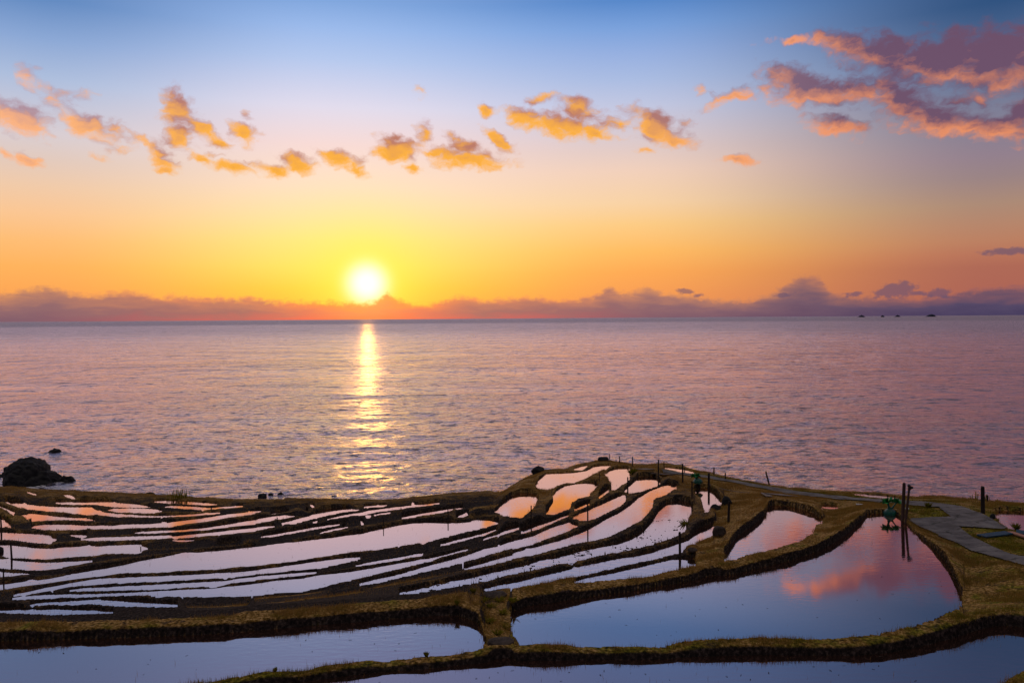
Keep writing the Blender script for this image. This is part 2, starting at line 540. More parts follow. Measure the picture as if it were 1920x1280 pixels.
nb = t.vmath('NORMALIZE', t.vmath('ADD', nb, t.xyz(t.math('MULTIPLY', face, 0.12), t.math('MULTIPLY', face, -1.0), 0.0)))
farband = t.ss(rng, 4300, 6500)
df = t.n('ShaderNodeBsdfDiffuse')
t.put(df.inputs[0], (0.006, 0.010, 0.028, 1))
gl = t.n('ShaderNodeBsdfGlossy')
t.put(gl.inputs['Color'], (1.0, 0.815, 0.80, 1))
t.put(gl.inputs['Roughness'], t.math('ADD', t.lin(rng, 120, 2500, 0.14, 0.34), t.math('MULTIPLY', farband, 0.12)))
t.put(gl.inputs['Normal'], nb)
lw = t.n('ShaderNodeFresnel')
lw.inputs[0].default_value = 1.5
t.put(lw.inputs['Normal'], nb)
fac = t.math('MULTIPLY', t.lin(lw.outputs[0], 0.04, 0.26, 0.12, 1.0), t.math('MULTIPLY_ADD', farband, -0.22, 1.0))
mx = t.n('ShaderNodeMixShader')
t.put(mx.inputs[0], fac)
t.t.links.new(df.outputs[0], mx.inputs[1])
t.t.links.new(gl.outputs[0], mx.inputs[2])
ROCK = (-94.7, 154.0, 0.0)
rd = t.vmath('LENGTH', t.vmath('SUBTRACT', t.xyz(px, py, 0.0), ROCK), out=1)
fn = t.noise(t.vmath('MULTIPLY', pos, (0.6, 1, 1)), 0.55, 6, 0.7, 0.6)
foam = t.math('MULTIPLY', t.ss(rd, 16.0, 5.0), t.ss(fn, 0.46, 0.60))
fo = t.n('ShaderNodeBsdfDiffuse')
t.put(fo.inputs[0], (0.75, 0.72, 0.76, 1))
mf = t.n('ShaderNodeMixShader')
t.put(mf.inputs[0], foam)
t.t.links.new(mx.outputs[0], mf.inputs[1])
t.t.links.new(fo.outputs[0], mf.inputs[2])
finish(t, mf.outputs[0])

m_rock = simple_mat('wet_dark_rock', (0.010, 0.010, 0.010), (0.035, 0.032, 0.03), 1.2, 0.8, 0.15)
m_stone = simple_mat('weathered_stone', (0.02, 0.015, 0.012), (0.11, 0.08, 0.062), 3.5, 0.9, 0.04)
m_wood = simple_mat('weathered_wood', (0.018, 0.013, 0.010), (0.07, 0.05, 0.04), 6.0, 0.85, 0.01, (1, 1, 0.12))
m_pole = simple_mat('brown_timber', (0.05, 0.028, 0.02), (0.12, 0.07, 0.05), 5.0, 0.7, 0.01, (1, 1, 0.15))
m_asph, t = mat('worn_asphalt')
pos = t.n('ShaderNodeNewGeometry').outputs['Position']
na_ = t.noise(pos, 0.9, 6, 0.65)
nb_ = t.noise(pos, 14.0, 4, 0.7)
ca = t.ramp(na_, [(0.36, (0.080, 0.070, 0.066)), (0.52, (0.145, 0.13, 0.125)), (0.66, (0.21, 0.19, 0.175))])
vo = t.n('ShaderNodeTexVoronoi', feature='DISTANCE_TO_EDGE')
t.put(vo.inputs['Vector'], t.vmath('ADD', pos, t.vmath('MULTIPLY', t.noise(pos, 1.2, 3, 0.6, out='Color'), (1.2, 1.2, 0))))
vo.inputs['Scale'].default_value = 0.38
ca = t.mix(t.math('MULTIPLY', t.ss(vo.outputs[0], 0.022, 0.004), 0.7), ca, (0.022, 0.022, 0.012, 1))
ca = t.mix(t.math('MULTIPLY', t.ss(nb_, 0.5, 0.7), 0.4), ca, (0.19, 0.175, 0.16, 1))
finish(t, principled(t, ca, 0.9, 0.15, bump(t, nb_, 0.5, 0.02)))
m_plank = simple_mat('grey_plank', (0.12, 0.10, 0.09), (0.25, 0.21, 0.19), 4.0, 0.8, 0.01, (0.2, 1, 1))
m_blue = simple_mat('blue_paint', (0.015, 0.045, 0.075), (0.03, 0.08, 0.125), 3.0, 0.6, 0.005)
m_orange = simple_mat('orange_board', (0.35, 0.15, 0.09), (0.5, 0.24, 0.15), 3.0, 0.6, 0.005)
m_pipe = simple_mat('white_pipe', (0.55, 0.55, 0.56), (0.8, 0.8, 0.8), 2.0, 0.4, 0.002)
m_islet = simple_mat('islet_rock', (0.02, 0.025, 0.045), (0.05, 0.05, 0.07), 0.02, 0.9, 1.0)
m_bag, t = mat('green_plastic_bag')
n = t.noise(t.n('ShaderNodeTexCoord').outputs['Object'], 9, 4, 0.6)
finish(t, principled(t, t.ramp(n, [(0.3, (0.0, 0.045, 0.03)), (0.7, (0.006, 0.16, 0.09))]), 0.4, 0.5, bump(t, n, 0.6, 0.03)))
m_bagtop, t = mat('bright_green_plastic')
n = t.noise(t.n('ShaderNodeTexCoord').outputs['Object'], 9, 4, 0.6)
finish(t, principled(t, t.ramp(n, [(0.3, (0.008, 0.13, 0.03)), (0.7, (0.03, 0.36, 0.07))]), 0.45, 0.5))
m_rope = simple_mat('pale_rope', (0.2, 0.17, 0.15), (0.35, 0.3, 0.27), 20, 0.8, 0.002)
m_foam = simple_mat('sea_foam', (0.5, 0.5, 0.52), (0.8, 0.8, 0.82), 2.0, 0.9, 0.05)

m_grass, t = mat('grass_blades')
pos = t.n('ShaderNodeNewGeometry').outputs['Position']
d_at = t.n('ShaderNodeAttribute', attribute_name='dry').outputs['Fac']
n = t.noise(pos, 2.3, 4, 0.6)
gcol = t.mix(t.ss(t.math('ADD', n, t.math('MULTIPLY', d_at, 0.55)), 0.45, 0.95), (0.17, 0.155, 0.010, 1), (0.40, 0.23, 0.06, 1))
df = t.n('ShaderNodeBsdfDiffuse')
t.put(df.inputs[0], gcol)
tr = t.n('ShaderNodeBsdfTranslucent')
t.put(tr.inputs[0], gcol)
mx = t.n('ShaderNodeMixShader')
mx.inputs[0].default_value = 0.4
t.t.links.new(df.outputs[0], mx.inputs[1])
t.t.links.new(tr.outputs[0], mx.inputs[2])
finish(t, mx.outputs[0])

# ------------------------------------------------------------------ the terraces
# outlines of the flooded paddies, read off the photo in enlarged windows: key = (x0, y0, enlargement)
ZW = {'1': (0, 820, 4), '2': (440, 880, 4), '3': (860, 830, 4), '4': (1180, 840, 4), '5': (1560, 860, 5.3333), '6': (0, 1040, 4),
      '7': (480, 1040, 3.6923), '8': (900, 1060, 1.8824), 'a': (380, 890, 6), 'b': (640, 910, 6), 'c': (0, 900, 8), 'f': (0, 0, 1)}


def poly(s):
    out = []
    for part in s.split('|'):
        k, rest = part.split(':')
        x0, y0, z = ZW[k.strip()]
        for q in rest.split():
            a, b = q.split(',')
            out.append((x0 + float(a) / z, y0 + float(b) / z))
    return out


#  (drop below the eye, far edge, near edge, grass on its far bund, dryness of that grass)
PADDIES = [
 (10.2, "f:0,1221 62,1219 125,1217 200,1214 262,1211 325,1208 400,1205 480,1201 548,1194 615,1188 670,1183.5 724,1178 778,1174.6 819,1173 859,1175 880,1181 897,1189 908,1198 914,1208",
        "f:0,1340 340,1283 375,1276 425,1269 480,1261 521,1258 575,1253 615,1247 670,1240 710,1238 764,1234 819,1228 873,1224 905,1217 914,1209", 1.0, .55),
 (9.6, "f:380,1312 560,1292 640,1281 670,1277 710,1271.6 751,1267.5 791,1267.5 832,1262 886,1256 940,1255 1006,1254 1102,1251 1219,1250 1325,1247 1431,1245 1538,1245 1617,1247 1670,1242 1723,1234 1777,1222 1814,1210 1856,1197 1883,1195.5 1920,1199",
       "f:380,1345 640,1345 700,1345 1790,1330 1860,1292 1888,1275 1920,1254", .8, .35),
 (10.8, "f:955,1164 967,1163 985,1155 1037,1149 1067,1141 1110,1131 1160,1124 1180,1121 1235,1110 1255,1110 1317,1099 1380,1089 1430,1077 1480,1066 1530,1049 1560,1034 1590,1012 1612,990 1624,974 1635,972 1654,970 1678,971 1689,978 1702,987 1714,1001 1729,1016 1747,1034 1762,1053 1776,1072 1789,1098 1798,1118 1805,1132",
        "f:955,1170 962,1190 974,1206 1059,1210 1166,1210 1245,1209 1272,1201 1352,1195 1410,1194 1485,1195 1591,1195 1644,1189 1697,1177 1740,1164 1777,1148 1803,1137 1805,1133", .95, .6),
 (11.2, "6:0,428 100,425 200,420 245,410 300,418 500,420 700,420 800,430 880,436 1000,438", "6:0,432 150,432 300,440 400,445 550,450 700,448 800,443 890,439 1000,440", .25, .8),
 (11.6, "6:215,372 350,362 520,352 650,345 745,340 800,348 900,352 1050,362 1200,375 1350,385", "6:215,378 240,405 270,375 400,370 550,368 700,370 850,378 1000,382 1200,388 1350,388", .3, .8),
 (11.3, "3:860,1045 1000,1015 1150,985 1300,950 1450,915 1580,888 1680,885 1760,897 1790,907", "3:860,1053 1000,1042 1150,1025 1300,1010 1450,990 1580,955 1700,930 1790,912", .4, .9),
 (11.7, "3:175,1105 300,1080 450,1050 600,1010 750,980 840,950 862,930 885,938 1000,915 1150,885 1300,865 1450,830 1600,780 1720,740 1800,690 1920,640",
        "3:175,1120 300,1095 450,1075 560,1055 700,1030 850,1005 1000,975 1150,940 1300,905 1450,875 1600,835 1680,815 1720,770 1820,735 1920,695", .4, .9),
 (12.1, "2:1195,938 1300,925 1450,890 1600,850 1750,830 1920,785|3:300,975 450,940 600,895 750,870 900,825 1050,795 1200,765 1300,730 1380,680 1450,600 1500,520 1550,475 1640,468 1740,490 1760,510",
        "2:1195,945 1300,932 1450,910 1600,885 1750,860 1920,825|3:300,1005 500,965 650,930 800,895 850,912 900,880 1050,845 1200,815 1400,775 1550,730 1650,690 1700,660 1720,630 1730,560 1760,520", .4, .9),
 (12.5, "b:1370,945 1600,885 1920,790|3:200,895 400,835 490,807 505,790 530,797 620,775 750,740 900,690 980,650 1100,580 1200,530 1290,470 1340,420 1430,365 1520,330 1580,325 1640,338",
        "b:1370,951 1600,905 1920,830|3:200,910 400,865 550,840 700,800 850,760 1000,730 1130,703 1180,680 1280,630 1370,580 1430,520 1458,480 1464,436 1490,410 1560,385 1640,342", .4, .9),
 (12.9, "b:190,1115 400,1065 600,1020 800,965 1000,905 1200,850 1400,795 1600,720 1750,690 1920,640|3:150,818 240,790 400,745 550,705 700,640 830,600 860,612 895,625",
        "b:190,1121 400,1090 600,1042 800,1000 1000,950 1200,905 1400,850 1600,790 1750,745 1920,700|3:150,845 300,815 460,780 550,760 700,705 800,670 900,628", .4, .9),
 (13.3, "6:80,322 200,312 400,300 530,298 700,298 900,290 1100,282 1300,272 1450,262 1590,258 1620,255 1750,240 1920,222|2:350,835 500,820 650,795 850,775 1000,750 1200,715 1350,690 1400,675 1430,678 1560,650 1700,610 1760,600",
        "6:80,330 250,327 450,318 620,312 800,302 950,300 1080,297 1170,315 1200,320 1230,305 1400,310 1600,312 1750,308 1920,300|2:350,920 500,910 620,890 750,855 850,832 1000,795 1200,750 1400,700 1560,656 1700,618 1760,604", .4, .9),
 (13.45, "b:1590,603 1700,572 1800,540 1920,500|3:300,690 400,655 460,638", "b:1590,609 1700,583 1800,553 1920,518|3:300,702 400,668 460,645", .3, .9),
 (13.2, "3:465,678 600,630 700,590 830,540", "3:465,684 600,645 700,602 830,548", .3, .9),
 (13.7, "b:140,906 300,875 500,840 700,805 850,775 885,760 930,770", "b:140,912 300,890 500,858 700,822 850,790 900,800 930,780", .3, .9),
 (13.9, "b:1100,672 1140,663 1300,620 1480,576 1600,545 1760,492|3:200,672 295,650", "b:1100,678 1140,672 1300,635 1480,588 1600,558 1760,503|3:200,685 295,655", .3, .9),
 (13.9, "6:515,267 640,255 760,248 1000,235 1200,225 1400,215 1580,205 1690,196 1800,183 1920,170|2:160,808 350,790 500,777 620,768", "6:515,272 650,268 850,265 1050,258 1250,250 1450,235 1560,232 1590,252 1605,255 1640,228 1750,205 1920,190|2:160,825 350,803 500,790 620,774", .35, .9),
 (14.2, "6:90,305 200,282 350,250 500,222 620,200 750,180 950,172 1150,165 1400,155 1600,145 1750,137 1920,122|2:160,758 350,735 550,705 700,685 850,668 960,660", "6:90,312 200,295 400,262 530,235 620,225 760,215 950,208 1150,200 1400,185 1600,172 1670,175 1690,192 1715,170 1800,155 1920,145|2:160,782 350,762 500,748 650,738 750,712 850,690 960,663", .4, .9),
 (14.6, "1:0,1108 100,1098 180,1085 215,1068 250,1065 290,1072 380,1062 480,1040 620,1018 760,995 900,968 1050,930 1200,905 1340,873 1390,865 1480,867 1560,860 1700,848 1800,838 1920,825|2:300,562 450,550 600,530 750,515 850,500 950,490 1080,455 1200,430 1320,410 1450,405 1600,410 1750,400 1790,380 1800,370 1830,385 1920,388|3:310,603",
        "1:0,1140 60,1130 200,1108 400,1080 600,1055 800,1030 950,1012 1100,1012 1250,1005 1400,995 1600,985 1750,972 1920,958|2:300,700 450,685 600,655 750,635 900,610 1050,600 1200,580 1380,548 1420,562 1450,542 1560,510 1700,475|3:150,645 310,607", .4, .9),
 (14.4, "3:265,518 320,480 380,430 450,410 530,405 590,415 605,425", "3:265,522 330,540 400,555 460,558 510,535 560,490 605,430", .6, 1.0),
 (13.0, "3:850,560 880,540 960,515 1050,475 1150,430 1230,395 1260,400", "3:850,572 920,580 975,582 1050,555 1150,505 1220,470 1260,435", .5, .9),
 (13.9, "3:650,535 680,490 705,450 700,420 730,365 790,330 870,312 950,308 1010,315 1050,328", "3:650,540 720,535 800,505 846,485 852,445 870,425 920,412 980,395 1030,350 1050,332", .6, 1.0),
 (14.9, "3:570,325 600,285 650,240 750,235 850,230 950,215 1000,190 1060,178 1150,173", "3:570,330 620,345 680,350 740,320 810,298 870,300 950,270 1010,235 1080,205 1150,177", .6, .9),
 (15.3, "3:860,200 910,185 970,172", "3:860,204 930,205 970,178", .5, .9),
 (14.0, "3:1095,238 1130,215 1180,202 1260,200 1290,208", "3:1095,243 1122,270 1137,305 1142,350 1175,353 1230,312 1290,274", .6, .9),
 (13.6, "3:1045,412 1090,380 1135,348", "3:1045,417 1080,405 1135,362", .4, .9),
 (13.4, "3:1240,355 1290,320 1330,290 1400,280 1480,283 1520,305", "3:1240,375 1300,375 1370,365 1440,340 1500,322 1520,310", .5, .9),
 (13.4, "3:865,508 930,475 990,455", "3:865,513 930,490 990,463", .3, .9),
 (12.6, "4:490,345 530,330 600,330 640,360 700,425", "4:490,350 530,370 548,440 565,475 590,480 620,450 660,440 700,435", .7, .5),
 (11.2, "4:705,848 760,780 800,720 850,680 920,630 990,570 1020,530 1030,490 1080,475 1180,475 1260,495 1350,525 1455,555", "4:705,853 800,830 900,800 1000,770 1100,745 1200,715 1300,685 1380,640 1396,600 1402,580 1455,560", .95, .75),
 (15.2, "4:265,150 350,158 420,168 490,183", "4:265,153 320,163 400,185 440,190 490,187", .6, .5),
 (12.1, "4:1435,445 1500,447 1570,450", "4:1435,448 1500,455 1570,455", .5, .5),
 (13.5, "5:190,350 400,368 560,383 690,398", "5:190,354 350,375 520,395 600,403 690,405", .5, .5),
 (12.0, "5:1620,555 1700,560 1800,562 1920,572", "5:1620,585 1680,640 1750,680 1800,700 1860,700 1920,735", .7, .4),
 # the low terraces on the left
 (14.55, "1:0,1012 80,1018 160,1020 235,1023", "1:0,1042 80,1035 160,1028 235,1030", .4, .9),
 (14.9, "1:0,915 45,915 65,903 100,922 200,932 300,940 400,942 550,935 705,922", "1:0,980 100,985 200,990 300,992 400,985 500,965 600,945 705,926", .4, .9),
 (15.2, "c:0,985 160,980 350,1005 560,1025 680,1036 850,1030 1000,1015 1150,1010 1290,990 1340,965 1380,990 1500,1000|1:800,815 950,808 1060,805 1115,815",
        "c:0,1125 100,1150 200,1165 500,1175 680,1178 800,1170|1:250,905 400,905 550,892 700,880 850,868 940,868 1020,870 1060,858 1115,848", .4, .8),
 (15.6, "c:0,793 200,800 450,810 620,820 750,840 870,880", "c:0,890 200,895 450,925 600,938 780,955 850,920 872,885", .45, .9),
 (16.1, "c:0,592 60,605 130,630 185,705", "c:0,700 100,702 185,710", .8, .4),
 (15.35, "c:1200,885 1260,875 1350,865 1500,860|1:640,755 760,750 900,747 1100,742 1280,737 1310,747 1345,740 1400,733 1560,718 1700,703 1800,692 1920,680|2:160,437 310,422",
        "c:1200,895 1300,905 1450,902|1:700,772 850,770 1000,765 1180,757 1290,750 1320,770 1345,752 1420,747 1560,733 1700,722 1800,712 1920,700|2:160,455 310,428", .4, .9),
 (15.7, "c:1030,825 1100,830 1300,830 1330,835", "c:1030,830 1150,850 1240,870 1270,858 1330,840", .4, .9),
 (15.05, "1:1290,772 1350,772 1460,773", "1:1290,777 1350,787 1400,785 1460,777", .3, .9),
 (15.9, "1:1000,716 1060,705 1075,700 1090,708 1200,703 1330,697 1450,690 1560,680 1700,657 1800,640 1920,622|2:150,380 300,352 400,345 455,350", "1:1000,720 1100,717 1200,712 1340,703 1450,697 1560,690 1700,672 1800,658 1920,648|2:160,402 300,375 455,355", .4, .9),
 (16.3, "c:440,705 520,685 700,672 1000,675 1400,690 1700,688|1:900,655 1100,652 1200,645 1235,630 1260,642 1400,625 1560,602 1700,580 1800,568 1920,552|2:80,318 200,310", "c:440,710 560,735 750,742 1100,742 1400,728 1700,725|1:900,680 1100,672 1280,668 1400,645 1560,625 1700,600 1800,585 1920,572|2:100,335 200,318", .4, .8),
 (16.7, "c:310,515 400,508 540,512 700,530 900,555 1150,575 1260,575 1290,558 1320,578 1460,597", "c:310,530 400,590 470,618 650,605 850,590 1100,590 1300,603 1460,604", .5, .8),
 (16.75, "c:10,400 60,415 150,440 235,465 240,480", "c:10,405 80,450 140,500 160,525 220,535 240,485", .7, .5),
 (17.0, "c:50,322 120,340 180,360 350,360 560,385 850,405 1080,412 1390,412 1440,450 1600,490 1760,510 1850,508 1920,525|1:700,548 780,562 880,575 960,578 1080,590 1200,592 1400,582 1560,567|a:100,430 205,420",
        "c:50,330 130,355 250,400 420,435 700,460 950,478 1200,505 1300,520 1400,515 1600,530 1800,550|1:500,590 900,591 1000,593 1130,597 1210,597 1400,588 1560,575|a:100,440 205,427", .5, .8),
 (17.5, "1:795,543 850,535 950,533 1080,535 1180,540 1225,548", "1:795,545 870,558 1000,562 1100,565 1200,563 1225,552", .4, .8),
 (17.5, "1:1580,530 1700,520 1830,512", "1:1580,536 1700,527 1830,519", .4, .8),
 (17.9, "1:1235,519 1300,515 1400,519 1560,527 1590,532", "1:1235,523 1330,528 1450,537 1540,542 1590,536", .4, .8),
 (17.9, "1:405,490 520,487 535,482 550,488 640,492 780,487 900,492 1010,503 1100,512 1140,521", "1:405,494 450,498 600,502 720,500 780,510 850,520 960,522 1060,525 1140,524", .5, .7),
 (18.3, "1:1150,481 1250,477 1400,484 1520,493 1640,500", "1:1150,486 1250,491 1400,498 1530,507 1640,503", .5, .7),
 (18.8, "c:930,220 1000,225 1080,232 1155,282", "c:930,225 1000,260 1080,280 1155,286", .8, .6),
 (19.2, "c:345,168 450,185 570,222", "c:345,176 450,205 540,230 570,228", .8, .7),
 (19.6, "c:100,123 140,124 185,140", "c:100,130 150,146 185,148", .8, .7),
 (16.5, "a:755,438 850,418 975,396", "a:755,444 850,428 975,404", .4, .9),
 (16.0, "a:880,545 1000,520 1200,462 1400,425 1600,395 1765,388", "a:880,556 1050,545 1200,500 1400,455 1600,415 1765,395", .4, .9),
 (15.65, "a:1390,502 1500,478 1700,440|b:200,315 290,290 400,275 600,250 780,230 800,198 820,198 835,222 950,215 1120,196", "a:1390,508 1500,488 1700,452|b:200,338 290,320 400,295 600,270 780,245 850,235 950,226 1120,202", .4, .9),
 (15.45, "b:265,345 300,335 340,342", "b:265,352 300,375 340,350", .2, .9),
 (15.4, "b:360,333 450,318 565,303", "b:360,338 450,326 565,310", .3, .9),
 (16.4, "b:245,243 330,235 420,224 450,228 515,220", "b:245,249 330,243 420,236 480,236 515,226", .4, .9),
 (14.95, "a:640,702 800,680 1000,645 1200,608 1400,575 1550,557", "a:640,707 800,690 1000,658 1200,622 1400,588 1550,563", .3, .9),
 (15.0, "a:1310,652 1450,620 1640,581", "a:1310,658 1450,632 1640,588", .3, .9),
 (15.3, "b:665,368 800,345 1000,305 1200,275 1385,248", "b:665,374 800,358 1000,322 1200,287 1385,254", .3, .9),
 (15.0, "b:1285,352 1350,335 1400,305 1425,312 1445,328", "b:1285,360 1350,352 1445,336", .3, .9),
 (15.35, "b:210,405 230,400 255,428", "b:210,410 230,436 255,432", .2, .9),
 (16.9, "a:1205,353 1235,342 1265,350", "a:1205,360 1235,368 1265,356", .4, .9),
 (16.6, "a:1155,408 1195,408", "a:1155,412 1195,414", .4, .9),
 (15.5, "a:1230,535 1290,526", "a:1230,542 1290,533", .3, .9),
 (15.2, "b:0,470 80,460", "b:0,478 80,467", .3, .9),
 (16.6, "b:1250,122 1270,120", "b:1250,132 1270,130", .3, .9),
]
# dry ground with its own level: (drop at the near edge, drop at the far edge) along x, far edge, near edge, shelf?, grass, dryness
PADS = [
 dict(far="f:1238,880 1267,885 1310,890 1340,894 1370,900 1405,906 1450,914 1492,921 1555,929 1605,934 1660,936.5 1691,938 1725,940 1766,944 1804,950 1826,957 1849,967 1875,984 1900,1003 1925,1018",
      near="f:1238,889 1280,890 1320,896 1350,901 1380,906 1405,912 1435,918 1455,922 1475,926 1505,930 1555,935 1605,940 1655,945 1690,946 1702,972 1720,986 1748,999 1785,1016 1822,1034 1860,1044 1898,1055 1925,1063",
      Hn=[(1238, 14.7), (1330, 14.2), (1480, 13.4), (1600, 12.6), (1690, 12.0), (1702, 11.5), (1760, 11.1), (1822, 10.8), (1925, 10.4)],
      Hf=[(1238, 14.9), (1330, 14.4), (1480, 13.6), (1600, 12.8), (1690, 12.25), (1766, 11.9), (1825, 11.6), (1850, 11.3), (1925, 10.9)], shelf=False, grass=.9, dry=.2),
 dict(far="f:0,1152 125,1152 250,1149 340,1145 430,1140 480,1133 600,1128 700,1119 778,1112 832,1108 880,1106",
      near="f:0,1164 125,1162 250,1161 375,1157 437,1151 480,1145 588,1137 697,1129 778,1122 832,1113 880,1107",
      Hn=[(0, 10.95), (900, 10.95)], Hf=[(0, 11.0), (900, 11.0)], shelf=True, grass=.0, dry=.9),  # bare dark soil paints in the shade of the bank behind the grass crest
 dict(far="6:1380,386 1600,384 1900,372|2:150,962 300,950 450,935 600,918 700,898", near="6:1380,390 1600,392 1900,384|2:150,974 300,960 450,944 600,926 700,901",
      Hn=[(340, 12.5), (640, 12.9)], Hf=[(340, 12.55), (640, 12.95)], shelf=False, grass=.85, dry=1.0),
 dict(far="6:1000,436 1500,424 1900,402|2:150,1012 400,982 700,948 1000,902|b:0,1196 400,1138 800,1058 1100,1010 1360,955", near="6:1000,440 1500,430 1900,410|2:150,1022 400,992 700,957 1000,911|b:0,1208 400,1150 800,1070 1100,1020 1360,962",
      Hn=[(250, 11.5), (868, 12.4)], Hf=[(250, 11.55), (868, 12.45)], shelf=False, grass=.85, dry=1.0),
 dict(far="f:1805,1130 1850,1121 1925,1110", near="f:1805,1134 1850,1126 1925,1116", Hn=[(1805, 10.62), (1860, 10.45), (1925, 10.2)], Hf=[(1805, 10.64), (1860, 10.47), (1925, 10.22)], shelf=False, grass=.9, dry=.45),
 dict(far="f:911,1188 925,1178 940,1170 957,1160", near="f:911,1200 925,1196 940,1192 957,1186", Hn=[(911, 10.0), (957, 10.6)], Hf=[(911, 10.1), (957, 10.7)], shelf=False, grass=.8, dry=.6),
]
SIL = ("1:0,375 100,378 300,395 500,405 800,418 1050,430 1300,445 1600,465 1900,475|2:300,234 600,230 900,234 1100,240 1250,230 1450,210 1650,190 1900,173|"
       "3:330,365 400,325 480,275 560,235 640,203 700,200 800,195 850,175 950,150 1040,133 1130,132 1170,137 1240,150 1320,160 1400,165 1470,154 1540,150 1600,160 1690,162 1712,185 1800,205 1900,225|"
       "4:700,205 900,250 1050,275 1250,300 1500,312 1700,325 1900,335|5:700,357 850,375 1100,371 1250,390 1450,405 1600,420 1920,431")
HSIL = [(0, 20.6), (240, 19.6), (480, 18.2), (600, 17.8), (720, 17.5), (900, 17.0), (930, 16.5), (960, 16.1), (1000, 15.9), (1120, 15.7), (1240, 15.7),
        (1340, 15.3), (1480, 14.4), (1600, 13.9), (1700, 13.3), (1800, 12.7), (1920, 12.7)]


def to_as(pts):
    """photo outline -> (azimuth[], tan depression[]) ordered by azimuth; outlines that reach the frame run on past it"""
    pts = list(pts)
    if pts[0][0] < 4:
        pts.insert(0, (-900, pts[0][1] + (0 if pts[0][1] < 1190 else 6)))
    if pts[-1][0] > 1910:
        pts.append((2900, pts[-1][1]))
    q = [azs(*p) for p in pts]
    return np.array([a for a, s in q]), np.array([s for a, s in q])


NA, NR = 1876, 1100
AZG = np.linspace(math.radians(-50), math.radians(50), NA)
RG = np.geomspace(9.0, 150.0, NR)


def n1d(seed, amp):
    x = np.degrees(AZG)
    return amp * (vnoise(x * 2.1, x * 0 + 0.5, seed) + .6 * vnoise(x * 5.3, x * 0 + .5, seed + 1) + .22 * vnoise(x * 9, x * 0 + .5, seed + 2))


ITEMS = []
for i, (H, far, near, gr_, dr_) in enumerate(PADDIES):
    fa, fs = to_as(poly(far))
    na, ns_ = to_as(poly(near))
    lo, hi = max(fa[0], na[0]), min(fa[-1], na[-1])
    sf, sn = np.interp(AZG, fa, fs), np.interp(AZG, na, ns_)
    thick = np.maximum(sn / sf - 1, 0.0012)
    j0 = n1d(i * 11 + 1, 0.0009)
    j1 = np.clip(n1d(i * 11 + 5, 0.0011), -.25 * thick, .25 * thick)
    ok = (AZG >= lo) & (AZG <= hi)
    sn = np.maximum(sn, sf * 1.0012) * (1 + j0 + j1)
    sf = sf * (1 + j0)
    wz = np.nonzero(ok)[0]
    if len(wz) > 12:
        nt_ = min(14, len(wz) // 6)
        edge0, edge1 = AZG[wz[0]] > AZG[2] + .1, AZG[wz[-1]] < AZG[-3] - .1
        pos_ = np.arange(NA)
        tp = np.ones(NA)
        if edge0:
            tp = np.minimum(tp, np.clip((pos_ - wz[0] + .6) / nt_, 0.02, 1))
        if edge1:
            tp = np.minimum(tp, np.clip((wz[-1] - pos_ + .6) / nt_, 0.02, 1))
        tp = np.where(sn / sf - 1 < .030, tp ** .6, 1)
        md = np.sqrt(sf * sn)
        sf, sn = md * (sf / md) ** tp, md * (sn / md) ** tp
    ITEMS.append(dict(k='w', id=i, Hn=np.full(NA, H), Hf=np.full(NA, H), sf=sf, sn=sn, ok=ok, g=gr_, d=dr_, shelf=False, dryc=np.zeros(NA, bool)))
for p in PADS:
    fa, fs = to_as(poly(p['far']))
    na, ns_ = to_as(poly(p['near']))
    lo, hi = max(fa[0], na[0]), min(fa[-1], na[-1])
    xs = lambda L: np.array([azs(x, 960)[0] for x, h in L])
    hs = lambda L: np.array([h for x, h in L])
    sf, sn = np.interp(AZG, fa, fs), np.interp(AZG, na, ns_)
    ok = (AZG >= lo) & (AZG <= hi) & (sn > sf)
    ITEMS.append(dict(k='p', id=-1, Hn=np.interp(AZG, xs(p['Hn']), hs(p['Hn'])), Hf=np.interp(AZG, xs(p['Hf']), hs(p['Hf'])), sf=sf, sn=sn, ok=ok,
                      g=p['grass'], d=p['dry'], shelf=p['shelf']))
sa_, ss_ = to_as(poly(SIL))
S_SIL = np.interp(AZG, sa_, ss_) * (1 + n1d(991, 0.0012))
H_SIL = np.interp(AZG, [azs(x, 930)[0] for x, h in HSIL], [h for x, h in HSIL])

Z = np.zeros((NA, NR))
GR = np.zeros((NA, NR))
DR = np.zeros((NA, NR))
WET = np.zeros((NA, NR))
SPAN = {}                                     # paddy id -> {column: (near, far)}


def sm(x, a, b):
    q = min(1.0, max(0.0, (x - a) / (b - a)))
    return q * q * (3 - 2 * q)


# the long bunds of the lower terraces run on past the ends of their water
BUSY = [it for it in ITEMS]
for it in list(ITEMS):
    if it['k'] != 'w' or it['Hn'][0] < 12.9:
        continue
    w_ = np.nonzero(it['ok'])[0]
    if len(w_) < 30:
        continue
    okn = it['ok'].copy()
    for end, sgn in ((w_[0], -1), (w_[-1], 1)):
        if math.degrees(AZG[end]) > -0.5:
            continue
        mid = np.sqrt(it['sf'] * it['sn'])
        m_ = min(40, len(w_) - 1)
        slope = (mid[end] - mid[end - sgn * m_]) / m_
        for st in range(1, 110):
            j = end + sgn * st
            if j < 2 or j > NA - 3 or math.degrees(AZG[j]) > -1.2:
                break
            c = mid[end] + slope * st * (1 - .3 * st / 110)
            if c > .40 or c < S_SIL[j] * 1.008 or any(o is not it and o['ok'][j] and o['sf'][j] * .992 < c < o['sn'][j] * 1.008 for o in BUSY):
                break
            okn[j] = True
            it['dryc'][j] = True
            it['sf'][j], it['sn'][j] = c * .9993, c * 1.0007
    it['okn'] = okn
    it['ok'] = okn


